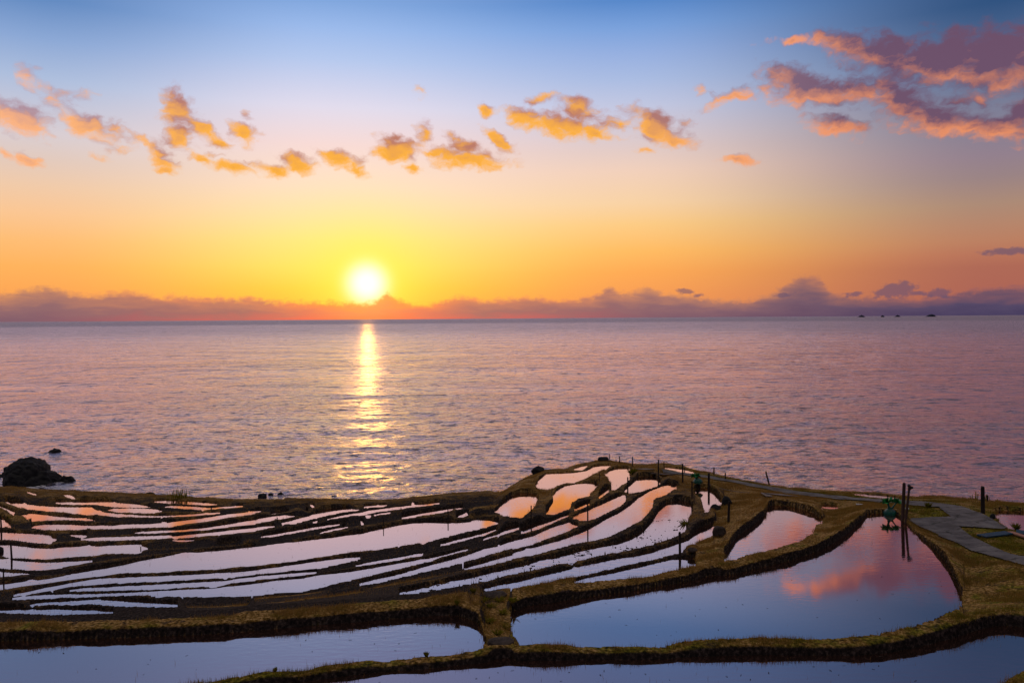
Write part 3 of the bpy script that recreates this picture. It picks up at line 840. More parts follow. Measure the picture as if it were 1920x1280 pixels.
def column(j):
    """paddies and pads met along one azimuth, near to far, kept from crossing each other"""
    cl_, last = [], 9.0
    for it in sorted([it for it in ITEMS if it['ok'][j]], key=lambda it: -it['sn'][j]):
        n_, f_ = min(it['sn'][j], last * 0.9985), it['sf'][j]
        if n_ > f_ * 1.0006:
            cl_.append((it, n_, f_))
            last = f_
    return cl_


COLS = [column(j) for j in range(NA)]
HB = np.full((len(PADDIES), NA), np.nan)      # height of the bund beyond each paddy
for j in range(NA):
    cs_ = COLS[j]
    for q, (it, n_, f_) in enumerate(cs_):
        if it['k'] == 'w':
            nx = cs_[q + 1][1] if q + 1 < len(cs_) else min(S_SIL[j], f_ * 0.998)
            HB[it['id'], j] = min(0.38, max(0.03, 0.31 * it['Hf'][j] * (f_ / nx - 1)))
for i in range(len(PADDIES)):
    h_ = HB[i]
    ok = ~np.isnan(h_)
    if ok.sum() < 2:
        continue
    q = h_[ok]
    m_ = min(4, max(1, len(q) // 8))
    pad_ = np.pad(q, m_, mode='edge')
    mn_ = np.min(np.stack([pad_[k:k + len(q)] for k in range(2 * m_ + 1)]), 0)
    pad_ = np.pad(mn_, m_, mode='edge')
    h_[ok] = np.mean(np.stack([pad_[k:k + len(q)] for k in range(2 * m_ + 1)]), 0)

for j in range(NA):
    azd = math.degrees(AZG[j])
    cl_ = COLS[j]
    pr, pz, pg, pd, pw = [5.0], [], [], [], []
    if cl_:
        z0 = ZC - cl_[0][0]['Hn'][j] + 0.3
    else:
        z0 = ZC - 9.5
    pz.append(z0); pg.append(.9); pd.append(.4); pw.append(0)

    def add(r, z, g, d, wv=0.0):
        r = max(r, pr[-1] + 1e-3)
        pr.append(r); pz.append(z); pg.append(g); pd.append(d); pw.append(wv)
        return r
    prevH, prevs, A = None, None, None
    for q, (it, n_, f_) in enumerate(cl_):
        Hn, Hf = it['Hn'][j], it['Hf'][j]
        if A is None:
            if it['k'] == 'w':
                r = (Hn - 0.3) / n_
                add(r, z0, .9, .4)
            else:
                add(Hn / n_, ZC - Hn, it['g'], it['d'])
        else:
            g_, d_ = (A['g'] if not (A['k'] == 'p' and A['d'] == 1.0) else .05), A['d']  # bare soil beyond the thin ledges, its dark colour standing in for shade
            HA, sA = A['Hf'][j], prevs
            gap = sA / n_ - 1
            h = HB[A['id'], j] if A['k'] == 'w' else 0.0
            r1 = (HA + h) / sA if A['k'] == 'w' else HA / sA
            if A['k'] == 'w':
                if not A['dryc'][j]:
                    SPAN[A['id']][j][1] = r1
                    add(r1, ZC - HA - 0.16, g_, d_, 1)
                add(r1 + 0.04 + .12 * h, ZC - HA + h * 0.8, g_ * .3, d_)
                add(r1 + 0.08 + .38 * h, ZC - HA + h, g_, d_)
            if A['k'] == 'p' and A['d'] == 1.0:
                add(pr[-1] + .06, pz[-1] - .04, .05, 1)
            zA = ZC - HA + h
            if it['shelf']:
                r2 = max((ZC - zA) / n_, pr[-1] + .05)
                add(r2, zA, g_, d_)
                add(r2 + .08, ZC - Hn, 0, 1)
            else:
                wd = (HA - h) / n_ - r1
                tt = sm(wd, 1.2, 4.0) if it['k'] == 'w' else 1.0
                hB = 0.12 if it['k'] == 'w' else 0.0
                He = (HA - h) * (1 - tt) + (Hn - hB) * tt
                if He < HA - h:
                    He = He
                r2 = max(He / n_, pr[-1] + .03)
                # long left slopes fall in small steps, kept to dark soil as painted shade
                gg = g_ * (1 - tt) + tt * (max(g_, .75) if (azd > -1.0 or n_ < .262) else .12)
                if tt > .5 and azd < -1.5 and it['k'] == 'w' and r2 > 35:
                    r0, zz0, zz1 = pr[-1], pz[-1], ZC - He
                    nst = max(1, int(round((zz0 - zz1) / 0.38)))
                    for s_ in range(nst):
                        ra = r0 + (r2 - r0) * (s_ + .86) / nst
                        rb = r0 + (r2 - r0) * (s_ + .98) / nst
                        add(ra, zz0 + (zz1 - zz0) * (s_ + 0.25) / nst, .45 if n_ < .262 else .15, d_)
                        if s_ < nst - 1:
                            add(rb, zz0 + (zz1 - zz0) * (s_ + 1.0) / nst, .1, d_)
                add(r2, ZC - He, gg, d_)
                if it['k'] == 'p':
                    add(r2 + .01, ZC - Hn, it['g'], it['d'])
        if it['k'] == 'w':
            if it['dryc'][j]:
                add(pr[-1] + 0.03, ZC - Hn - .02, .1, 1)
            else:
                r = add(pr[-1] + 0.03, ZC - Hn - 0.16, 0, 1, 1)
                SPAN.setdefault(it['id'], {})[j] = [r - 0.03, None]
        else:
            add(Hf / f_, ZC - Hf, it['g'], it['d'])
        A, prevs = it, f_
    Hs, ss1 = H_SIL[j], min(S_SIL[j], (prevs or 9) * 0.998)
    rs = Hs / ss1
    if A is not None and A['k'] == 'w':
        HA = A['Hf'][j]
        h = HB[A['id'], j]
        r1 = (HA + h) / prevs
        if not A['dryc'][j]:
            SPAN[A['id']][j][1] = r1
            add(r1, ZC - HA - .16, A['g'], A['d'], 1)
        add(r1 + .03, ZC - HA + h * .8, A['g'], A['d'])
        add(r1 + .1 + .25 * h, ZC - HA + h, A['g'], A['d'])
    if rs < pr[-1] + .2:
        rs = pr[-1] + .2
        Hs = min(Hs, rs * ss1)
    zz0, r0 = pz[-1], pr[-1]
    if azd < -1.5:
        nst = max(1, int(round((zz0 - (ZC - Hs)) / 0.4)))
        for s_ in range(nst):
            add(r0 + (rs - r0) * (s_ + .84) / nst, zz0 + (ZC - Hs - zz0) * (s_ + .3) / nst, .6, .7)
            if s_ < nst - 1:
                add(r0 + (rs - r0) * (s_ + .97) / nst, zz0 + (ZC - Hs - zz0) * (s_ + 1.) / nst, .4, .7)
    add(rs, ZC - Hs, .8, .7)
    add(rs + 1.2, ZC - Hs - 1.1, .5, .7)
    add(rs + 26, -2.5, 0, .5)
    add(400, -6, 0, .5)
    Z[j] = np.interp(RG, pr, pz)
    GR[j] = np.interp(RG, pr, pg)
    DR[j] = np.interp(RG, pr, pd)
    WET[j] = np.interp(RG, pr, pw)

XX = np.sin(AZG)[:, None] * RG[None, :]
YY = np.cos(AZG)[:, None] * RG[None, :]
# soften across columns, roughen
Zd = np.where(WET < .5, Z, -99)
Zs = Z.copy()
Zs[1:-1] = np.maximum(Z[1:-1], np.maximum(Zd[:-2], Zd[2:]))     # bund ends overlap by a column so that they close
WET = np.where(Zs > Z + .05, 0, WET)
dryland = 1 - WET
dm = (WET < .5).astype(float)


def along(a, wt, n):
    num, den = np.zeros_like(a), np.zeros_like(a)
    p1, p2 = np.pad(a * wt, ((n, n), (0, 0)), mode='edge'), np.pad(wt, ((n, n), (0, 0)), mode='edge')
    for k in range(2 * n + 1):
        num += p1[k:k + NA]; den += p2[k:k + NA]
    return num / np.maximum(den, 1e-6)


mx3 = np.full_like(Zs, -99.0)
for k_ in (-4, -3, -2, 2, 3, 4):
    mx3 = np.maximum(mx3, np.roll(Zs, k_, axis=0))
Zs = np.minimum(Zs, np.maximum(mx3 + .06, Z.min()))
SPK = (np.abs(np.arctan2(XX, YY) - azs(898, 1100)[0]) < .03) & (RG[None, :] > 24) & (RG[None, :] < 46)
md_ = np.median(np.stack([np.roll(Zs, k_, axis=0) for k_ in range(-5, 6)]), axis=0)
Zs = np.where(SPK & (WET < .5) & (Zs > md_ + .2), md_ + .05, Zs)
Zb = along(Zs, dm, 4)
Zs = np.where((dm > 0) & (np.abs(Zb - Zs) < 1.2), .35 * Zs + .65 * Zb, Zs)
GR = np.where(dm > 0, along(GR, dm, 14), GR)
DR = np.where(dm > 0, along(DR, dm, 14), DR)


def in_poly(px_, py_, P_):
    inside = np.zeros(px_.shape, bool)
    n = len(P_)
    for i in range(n):
        x1, y1 = P_[i]
        x2, y2 = P_[(i + 1) % n]
        if y1 == y2:
            continue
        c = ((y1 > py_) != (y2 > py_)) & (px_ < (x2 - x1) * (py_ - y1) / (y2 - y1) + x1)
        inside ^= c
    return inside


def project(X, Y, Zv):
    dxv, dyv, dzv = X, Y, Zv - ZC
    a = CR[0] * dxv + CR[1] * dyv + CR[2] * dzv
    b = CU[0] * dxv + CU[1] * dyv + CU[2] * dzv
    c = _f[0] * dxv + _f[1] * dyv + _f[2] * dzv
    return 960 + F_PX * a / c, 640 - F_PX * b / c


PATH_OUT = poly("4:240,158 350,178 520,200 640,215 760,240 900,265 1080,295 1250,325 1500,355 1700,375 1900,385|5:200,388 450,410 700,418 880,428 1100,450 1300,480 1420,520 1540,570 1680,655 1760,690 1740,712 1270,688 1400,790 1480,822 1650,902 1800,962 2000,1000 2000,1095 1800,1040 1600,985 1400,930 1200,835 1000,742 850,670 780,622 790,602 1180,582 1130,545 1060,490 900,482 780,472 700,455 500,445 300,425 0,404|4:1700,400 1500,380 1300,360 1180,345 1100,330 1020,310 900,290 800,265 680,245 560,225 400,203 250,190")
PU, PV = project(XX, YY, Zs)
PATHM = in_poly(PU + np.clip(90 / RG[None, :], 0, 3) * fbm(XX * .9, YY * .9, 51, 4), PV + np.clip(55 / RG[None, :] - .5, 0.1, 1.6) * fbm(XX * .8, YY * .8, 57, 4), PATH_OUT) & (RG[None, :] > 20)
rough_ = np.clip(1.25 - RG[None, :] / 60, .3, 1) * (0.05 * fbm(XX * 0.9, YY * 0.9, 3, 3) + 0.016 * fbm(XX * 4.5, YY * 4.5, 9, 3) + 0.004 * vnoise(XX * 14, YY * 14, 5))
Zs += rough_ * dryland * np.where(PATHM, 0.12, 1.0) * np.clip(0.35 + GR * 0.65, 0, 1)
# lumps of mud and stubble just breaking the surface of the half-drained paddy
mudid = [i for i, p in enumerate(PADDIES) if p[0] == 12.1 and p[1].startswith('2:1195')][0]
mask = np.zeros((NA, NR), bool)
for j, (a, b) in SPAN[mudid].items():
    mask[j] = (RG > a) & (RG < (b or a))
mn = fbm(XX * 8.0, YY * 6.0, 31, 2) + 0.5 * vnoise(XX * 1.1, YY * 1.1, 33)
Zs += np.where(mask, np.clip(mn - 0.62, 0, .20) * 0.9 * (PV > 978), 0)
# a broken seaward slope
cliff = np.clip((RG[None, :] - (H_SIL / S_SIL)[:, None]) / 6, 0, 1)
Zs += cliff * 0.8 * fbm(XX * 0.35, YY * 0.35, 21, 4)

idx = np.arange(NA * NR).reshape(NA, NR)
quads = np.stack([idx[:-1, :-1].ravel(), idx[1:, :-1].ravel(), idx[1:, 1:].ravel(), idx[:-1, 1:].ravel()], axis=1)
V = np.stack([XX.ravel(), YY.ravel(), Zs.ravel()], axis=1)
me = mesh_np('terrain', V, quads, m_terrain)
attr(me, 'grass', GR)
attr(me, 'dry', DR)
tag(link('terrain', me), 'terraced hillside of dark earth bunds between the flooded rice paddies', 'terrain', kind='structure')

# path
pm = PATHM[:-1, :-1] & PATHM[1:, :-1] & PATHM[1:, 1:] & PATHM[:-1, 1:]
pq = quads[pm.ravel()]
used, inv = np.unique(pq, return_inverse=True)
pv = V[used].copy()
pv[:, 2] += 0.07
tag(link('path', mesh_np('path', pv, inv.reshape(-1, 4), m_asph)), 'worn grey path running along the ridge to the right edge', 'path', kind='structure')

# water of each paddy: one level sheet each
for k in sorted(SPAN):
    cols = sorted(SPAN[k])
    H = PADDIES[k][0]
    vs, fs = [], []
    prev = None
    for j in cols:
        a, b = SPAN[k][j]
        if b is None or b <= a:
            prev = None
            continue
        a, b = a - 0.02, b + 0.05
        sn_, cs = math.sin(AZG[j]), math.cos(AZG[j])
        vs += [(a * sn_, a * cs, ZC - H), (b * sn_, b * cs, ZC - H)]
        n = len(vs)
        if prev == j - 1:
            fs.append((n - 4, n - 2, n - 1, n - 3))
        prev = j
    if fs:
        tag(link('paddy_water', mesh_np('paddy_water', vs, fs, m_paddy, smooth=False)), kind='structure')


def ground(x, y):
    """point of the terrain seen at a photo point"""
    a, s = azs(x, y)
    j = int(np.clip(round((a - AZG[0]) / (AZG[1] - AZG[0])), 0, NA - 1))
    line = ZC - s * RG
    hit = np.nonzero(Zs[j] >= line)[0]
    i = hit[0] if len(hit) else NR - 1
    r = RG[i]
    return Vector((math.sin(a) * r, math.cos(a) * r, max(Zs[j, i] - 0.0, line[i] if len(hit) else Zs[j, i]))), r


# ------------------------------------------------------------------ sea
NSA, NSR = 1800, 960
sv = np.concatenate([np.linspace(620, 6, NSR - 60), np.geomspace(6, 0.55, 61)[1:]])
SR = ZC * F_PX / sv
SA = np.linspace(math.radians(-52), math.radians(52), NSA)
SX, SY = np.sin(SA)[:, None] * SR[None, :], np.cos(SA)[:, None] * SR[None, :]
cell = np.gradient(SR)[None, :]


def wave(lx, ly, amp, seed, rot):
    c, s = math.cos(rot), math.sin(rot)
    u_, v_ = (SX * c + SY * s), (-SX * s + SY * c)
    fade = np.clip(ly / (2.2 * cell) - 0.4, 0, 1)
    n = vnoise(u_ / lx, v_ / ly, seed)
    return amp * (1 - np.abs(n) * 1.6) * fade


SZ = wave(26, 9.5, .15, 1, .10) + wave(12, 4.2, .15, 2, -.12) + wave(7, 2.1, .075, 3, .2) + wave(60, 26, .28, 4, -.05) + wave(3.0, 1.0, .03, 5, -.2)
SZ *= np.clip((9000 - SR[None, :]) / 6000, 0, 1)
si = np.arange(NSA * NSR).reshape(NSA, NSR)
sq = np.stack([si[:-1, :-1].ravel(), si[1:, :-1].ravel(), si[1:, 1:].ravel(), si[:-1, 1:].ravel()], axis=1)
tag(link('sea', mesh_np('sea', np.stack([SX.ravel(), SY.ravel(), SZ.ravel()], axis=1), sq, m_sea)), 'rippled sea reflecting the sunset up to the horizon', 'sea', kind='structure')


# ------------------------------------------------------------------ rocks
def rock_mesh(name, outline, depth, rough, seed, m, sub=4):
    """a boulder whose silhouette follows an outline given as (angle deg, radius) round its middle"""
    import bmesh
    bm = bmesh.new()
    bmesh.ops.create_icosphere(bm, subdivisions=sub, radius=1)
    v = np.array([q.co[:] for q in bm.verts])
    f = np.array([[q.index for q in fc_.verts] for fc_ in bm.faces])
    bm.free()
    an = np.degrees(np.arctan2(v[:, 2], v[:, 0]))
    A_ = np.array([a for a, r in outline])
    R_ = np.array([r for a, r in outline])
    rad = np.interp(an, np.concatenate([A_ - 360, A_, A_ + 360]), np.tile(R_, 3))
    rho = np.hypot(v[:, 0], v[:, 2])
    rad = rad * rho ** .0
    o = np.stack([v[:, 0] * rad, v[:, 1] * depth, v[:, 2] * rad], axis=1)
    mr = R_.mean()
    q = v * 2.2 + seed
    d = (fbm(q[:, 0] + q[:, 1] * .7, q[:, 2] + q[:, 1] * .6, seed, 4) + .7 * np.abs(fbm(q[:, 0] * 2 - q[:, 1], q[:, 2] * 2 + q[:, 1], seed + 5, 3)) - .3) * rough * mr
    o += v * d[:, None]
    return mesh_np(name, o, f, m, smooth=False)


def sea_point(x, y):
    d = ray(x, y)
    tt = -ZC / d[2]
    return Vector((d[0] * tt, d[1] * tt, 0)), math.hypot(d[0], d[1]) * tt


def sea_rock(x0, x1, ytop, ybase, label, seed, outline=None, sub=3, group=None, cat='rock', m=None):
    p, r = sea_point((x0 + x1) / 2, ybase)
    k = r / F_PX
    wd, ht = (x1 - x0) / 2 * k, (ybase - ytop) * k
    if outline is None:
        rnd = random.Random(seed)
        outline = []
        for a in range(-180, 180, 30):
            c, s = math.cos(math.radians(a)), math.sin(math.radians(a))
            rr = 1 / math.sqrt((c / wd) ** 2 + (s / (ht if s > 0 else ht * .6)) ** 2)
            outline.append((a, rr * rnd.uniform(.82, 1.08)))
    else:
        outline = [(a, rr * k) for a, rr in outline]
    return tag(link('sea_rock', rock_mesh('sea_rock', outline, wd * .8, .10 if sub == 5 else .17, seed, m or m_rock, sub), loc=p), label, cat, group)


# silhouette of the big rock, measured round (61, 905) in photo pixels
big = []
for X_, Y_ in [(12.5, 908), (12.5, 897), (15, 880), (26, 870), (32, 860), (50, 856.5), (67, 857.5), (80, 867), (85, 879), (97, 880), (107, 892), (110, 903), (108, 912), (60, 925), (20, 915)]:
    big.append((math.degrees(math.atan2(905 - Y_, X_ - 61)), .85 * math.hypot(X_ - 61, 905 - Y_)))
big.sort()
sea_rock(12, 110, 857, 907, 'big dark humped rock standing in the sea off the left shore', 3, big, 5)
sea_rock(113, 139, 892, 905, 'rounded dark rock just right of the big humped rock', 4)
sea_rock(-14, 5, 890, 898, 'dark rock cut by the left frame edge beside the big humped rock', 5)
sea_rock(92, 114, 842, 849, 'low flat rock awash behind the big humped rock', 6)
sea_rock(483, 501, 924, 932, 'rounded black rock in the shallows left of the sun glitter, largest of three', 7)
sea_rock(502, 513, 924, 928, 'tiny low rock between two larger rocks in the shallows', 8)
sea_rock(520, 532, 922, 927, 'small flat black rock at the right end of a row of three in the shallows', 9)
sea_rock(620, 636, 928, 932, 'low wet rock awash under the sun glitter by the shore', 10)
sea_rock(272, 291, 922, 930, 'shore rock on the left beside the dry reeds', 12)
for x0, x1, yt, lab, sd, ol in [
    (1608, 1623, 588.6, 'low twin-topped islet on the horizon, leftmost of four', 20, None),
    (1651, 1659, 589.0, 'smallest islet on the horizon, second from the left of four', 21, None),
    (1678, 1688, 588.4, 'small humped islet on the horizon, third from the left of four', 22, None),
    (1736, 1756, 586.0, 'largest peaked islet on the horizon, rightmost of four', 23, None)]:
    D_ = 21000.0
    d = ray((x0 + x1) / 2, 591)
    hh_ = math.hypot(d[0], d[1])
    px_, py_ = d[0] / hh_ * D_, d[1] / hh_ * D_
    k = D_ / F_PX
    wd = (x1 - x0) / 2 * k
    a0, s0 = azs((x0 + x1) / 2, yt)
    top = max(18, (ZC - s0 * D_) * .55)
    ol = []
    rnd = random.Random(sd)
    for a in range(-180, 180, 15):
        c, s = math.cos(math.radians(a)), math.sin(math.radians(a))
        rr = 1 / (abs(c) / wd + abs(s) / top) * (1.25 if 20 < abs(a) < 160 else 1.0)
        ol.append((a, rr * rnd.uniform(.85, 1.05)))
    tag(link('islet', rock_mesh('islet', ol, wd * .8, .06, sd, m_islet, 3), loc=(px_, py_, 0)), lab, 'islet', 'islets on the horizon')


def land_rock(x0, x1, ytop, ybase, label, seed, name='boulder', m=None, cat='rock', flat=1.0, square=False):
    p, r = ground((x0 + x1) / 2, ybase)
    k = r / F_PX
    wd, ht = (x1 - x0) / 2 * k, (ybase - ytop) * k
    rnd = random.Random(seed)
    ol = []
    for a in range(-180, 180, 15):
        c, s = math.cos(math.radians(a)), math.sin(math.radians(a))
        e = 5 if square else 2.2
        rr = (abs(c / wd) ** e + abs(s / (ht if s > 0 else ht * .5)) ** e) ** (-1 / e)
        ol.append((a, rr * rnd.uniform(.93, 1.05)))
    return tag(link(name, rock_mesh(name, ol, wd * .8 * flat, .05 if square else .12, seed, m or m_stone, 3), loc=p), label, cat)


land_rock(996, 1022, 874, 886, 'dark pointed boulder on the seaward edge of the knoll', 31, m=m_rock)
land_rock(1352, 1373, 931, 946, 'rounded dark boulder beside the post below the rope', 32, m=m_rock)
land_rock(1332, 1352, 945, 955, 'low dark boulder lying in the small pond under the rope', 33, m=m_rock)
land_rock(1337, 1361, 986, 1006, 'squared stone block at the end of a narrow strip of water', 34, 'stone_block', cat='stone block', square=True)
land_rock(1120, 1141, 856, 865, 'low square dark stone pedestal on top of the knoll', 35, 'stone_pedestal', m_rock, 'pedestal', square=True)
land_rock(903, 951, 1109, 1119, 'pale flat stone slab on the grassy bund at the middle of the foreground', 36, 'stone_slab', cat='stone slab', square=True)
land_rock(914, 966, 1196, 1206, 'rough earthy stone slab closing the gap between the two nearest paddies', 37, 'stone_slab', cat='stone slab', square=True)
land_rock(1289, 1308, 1029, 1034, 'reddish clod at the tip of the bund behind the post', 38, 'clod', cat='clod')
land_rock(-12, 5, 1026, 1040, 'dark rounded rock cut by the left frame edge in a paddy', 39, m=m_rock)
land_rock(1857, 1866, 964, 973, 'small dark stone at the corner of the far right paddy', 40, m=m_rock)


# ------------------------------------------------------------------ posts
def tube(pts, rads, n=9, seed=0, wob=.06):
    rnd = random.Random(seed)
    vs, fs = [], []
    for i, (p, r) in enumerate(zip(pts, rads)):
        for k in range(n):
            a = 2 * math.pi * k / n
            rr = r * (1 + rnd.uniform(-wob, wob))
            vs.append((p[0] + rr * math.cos(a), p[1] + rr * math.sin(a), p[2] + (rnd.uniform(-.3, .3) * r if i == len(pts) - 1 else 0)))
    for i in range(len(pts) - 1):
        for k in range(n):
            fs.append((i * n + k, i * n + (k + 1) % n, (i + 1) * n + (k + 1) % n, (i + 1) * n + k))
    c = len(vs)
    vs.append((pts[-1][0], pts[-1][1], pts[-1][2] + rads[-1] * .15))
    tris = [((len(pts) - 1) * n + k, (len(pts) - 1) * n + (k + 1) % n, c, c) for k in range(n)]
    me_ = bpy.data.meshes.new('tube')
    me_.from_pydata(vs, [], [list(f) for f in fs] + [list(f[:3]) for f in tris])
    return me_


def post(xt, yt, xb, yb, wpx, label, seed, name='wooden_post', m=None, cat='post', group='posts on the terraces'):
    p, r = ground(xb, yb)
    k = r / F_PX
    ht, lean = (yb - yt) * k, (xt - xb) * k
    rad = max(wpx / 2 * k, .012)
    pts = [(lean * q / ht if ht else 0, 0, q) for q in (-.35, 0, ht * .3, ht * .65, ht * .97, ht)]
    rads = [rad * 1.08, rad * 1.08, rad, rad * .97, rad * .93, rad * .8]
    me_ = tube(pts, rads, 9, seed)
    me_.materials.append(m or m_wood)
    return tag(link(name, me_, loc=p), label, cat, group)


POSTS = [
 (1142.5, 850, 1142.5, 864, 1.6, 'thin stake beside the stone pedestal on the knoll'),
 (1161.7, 855, 1161.7, 868, 2.0, 'short stake on the skyline right of the stone pedestal'),
 (1186, 856, 1186, 874, 2.0, 'thin stake on the skyline above the top pond of the knoll'),
 (1234.5, 862.5, 1234.5, 894, 2.4, 'tall thin post at the far edge of the small orange pond below the path'),
 (1245, 865, 1245, 877, 1.6, 'thin stake on the seaward side of the path by the footboard'),
 (1280, 869, 1280, 905, 2.8, 'tall post standing left of the smaller green bag'),
 (1283.5, 876, 1283.5, 887, 1.6, 'slim stake beyond the path behind the tall post by the green bag'),
 (1329, 888, 1329, 921, 4.0, 'thick dark post mirrored in the small pond where the rope starts'),
 (1297.5, 902, 1297.5, 936, 2.6, 'dark post in front of the smaller green bag'),
 (1177, 894, 1177, 926, 2.6, 'post on the bund between two small ponds of the knoll'),
 (1102, 945, 1102, 976, 2.8, 'dark post on the bund tip below the big knoll pond'),
 (996, 952, 996, 979, 2.4, 'dark post beside the lowest left pond of the knoll'),
 (1124, 886, 1124, 902, 1.4, 'very thin stake behind the big knoll pond'),
 (1274.5, 997, 1275, 1042, 4.6, 'thick square-topped post on the bund in mid picture mirrored in narrow water'),
 (1338.7, 876, 1338.7, 890, 2.6, 'short thick post on the seaward edge of the path'),
 (1360, 886, 1360, 899, 2.0, 'short thin stake on the seaward edge of the path'),
 (1436, 884.5, 1442.5, 909, 3.0, 'leaning post on the seaward edge of the path'),
 (1497, 899, 1497, 915, 2.0, 'thin stake on the skyline right of the leaning post'),
 (1367, 940, 1366, 979, 4.4, 'dark crooked post by the rounded boulder where the rope ends'),
 (1842, 918.5, 1843, 962, 6.0, 'thick dark post beside the far right paddy'),
 (1851.5, 930, 1852, 940, 2.4, 'short stub right behind the thick post at the far right'),
 (2.0, 976, 2.5, 996, 2.6, 'dark post at the left frame edge below the green bank'),
 (21, 1025, 22, 1052, 2.8, 'tall dark post standing near the left frame edge in the water strips'),
 (7, 1076, 7, 1094, 2.2, 'short dark post at the lower left frame edge'),
 (264, 1025.5, 264, 1034, 1.6, 'tiny stake at the right end of a left paddy'),
 (58, 972.5, 58, 978, 1.8, 'stub of a stake in the pink paddy at the far left'),
 (520, 970, 520, 979, 1.8, 'short stake by the clods between the left paddies'),
 (840, 955, 840, 968, 2.0, 'short dark stake left of the knoll foot'),
 (719, 972, 719, 985, 1.6, 'thin stake on the dark bund beyond the long pale paddy'),
 (1635, 971.5, 1635, 979, 1.2, 'thin twig sticking up at the far corner of the big paddy'),
]
for i, (xt, yt, xb, yb, wp, lab) in enumerate(POSTS):
    post(xt, yt, xb, yb, wp, lab, i)
post(1694.6, 918.5, 1692.5, 979, 5.6, 'stout brown pole at the head of the big paddy, left of a pair', 90, 'wooden_pole', m_pole, 'pole', 'pair of poles')
pole2 = post(1703.8, 922, 1698, 982, 4.0, 'slimmer leaning brown pole with a dark knot on top, right of a pair', 91, 'wooden_pole', m_pole, 'pole', 'pair of poles')
pk, rk = ground(1698, 982)
knot = link('knot', rock_mesh('knot', [(a, .13 + .05 * math.cos(math.radians(a * 3))) for a in range(-180, 180, 30)], .12, .2, 5, m_wood, 2), pole2,
            ((1705 - 1698) * rk / F_PX, 0, (982 - 924) * rk / F_PX))

# rope from the mirrored post to the crooked one
pa, ra = ground(1329, 921)
pb, rb = ground(1405, 926)
pa = pa + Vector((0, 0, (921 - 909) * ra / F_PX))
pb = pb + Vector((0, 0, .1))
pts = []
for i in range(13):
    q = i / 12
    v = pa.lerp(pb, q)
    v.z -= .25 * 4 * q * (1 - q) * .5
    pts.append(v)
cu = bpy.data.curves.new('rope', 'CURVE')
cu.dimensions = '3D'
cu.bevel_depth = .018
sp = cu.splines.new('POLY')
sp.points.add(12)
for p_, v in zip(sp.points, pts):
    p_.co = (*v, 1)
cu.materials.append(m_rope)
co_ = link('rope', cu)
ro_ = link('rope', bpy.data.meshes.new_from_object(co_))
bpy.data.objects.remove(co_)
ro_.name = 'rope'
tag(ro_, 'pale rope slung from the mirrored post to the bank by the path', 'rope')


# ------------------------------------------------------------------ boards and pipe
def bar(name, pA, pB, width, thick, m, label, cat, lift=.06):
    a, ra_ = ground(*pA)
    b, rb_ = ground(*pB)
    a = a + Vector((0, 0, lift)); b = b + Vector((0, 0, lift))
    d = (b - a)
    L = d.length
    d.normalize()
    side = Vector((-d.y, d.x, 0)).normalized() * width / 2
    up = d.cross(side).normalized() * thick
    if up.z < 0:
        up = -up
    vs = []
    for e in (a, b):
        for s_ in (-1, 1):
            for u_ in (0, 1):
                vs.append(e + side * s_ + up * u_)
    c = (a + b) / 2
    me_ = bpy.data.meshes.new(name)
    me_.from_pydata([tuple(v - c) for v in vs], [], [(0, 1, 3, 2), (4, 6, 7, 5), (0, 4, 5, 1), (2, 3, 7, 6), (1, 5, 7, 3), (0, 2, 6, 4)])
    me_.materials.append(m)
    o = link(name, me_, loc=c)
    bv = o.modifiers.new('bevel', 'BEVEL')
    bv.width = min(thick, width) * .15
    return tag(o, label, cat)


bar('plank', (1431, 926), (1443, 933), .35, .05, m_plank, 'short pale plank lying askew on the grassy hump by the path', 'plank')
bar('board', (1448, 929), (1483, 931), 1.1, .06, m_plank, 'flat grey board bridging the ditch beside the path', 'board')
bar('board', (1230, 890.5), (1257, 891), .9, .06, m_plank, 'long grey footboard at the near edge of the path', 'board')
bar('board', (1201, 880.5), (1219, 882), .8, .06, m_plank, 'small dark board on the grass above the knoll ponds', 'board')
bar('board', (1840, 1009), (1892, 1002), .5, .08, m_blue, 'long blue board lying at the edge of the path', 'board')
bar('board', (1893, 1001), (1935, 1014), .3, .08, m_orange, 'narrow orange board at the right frame edge', 'board')
bar('board', (1905, 1000), (1945, 1006), .8, .07, m_blue, 'dark blue board behind the orange one at the right frame edge', 'board', .05)
# white pipe
a, ra = ground(1605, 949)
b, rb = ground(1704, 958)
a.z += .12; b.z += .12
cu = bpy.data.curves.new('pipe', 'CURVE')
cu.dimensions = '3D'
cu.bevel_depth = .065
cu.bevel_resolution = 3
cu.use_fill_caps = True
sp = cu.splines.new('POLY')
sp.points.add(1)
sp.points[0].co = (*a, 1)
sp.points[1].co = (*b, 1)
cu.materials.append(m_pipe)
co_ = link('pipe', cu)
pi_ = link('pipe', bpy.data.meshes.new_from_object(co_))
bpy.data.objects.remove(co_)
pi_.name = 'pipe'
tag(pi_, 'white pipe lying across the head of the big paddy behind the poles', 'pipe')


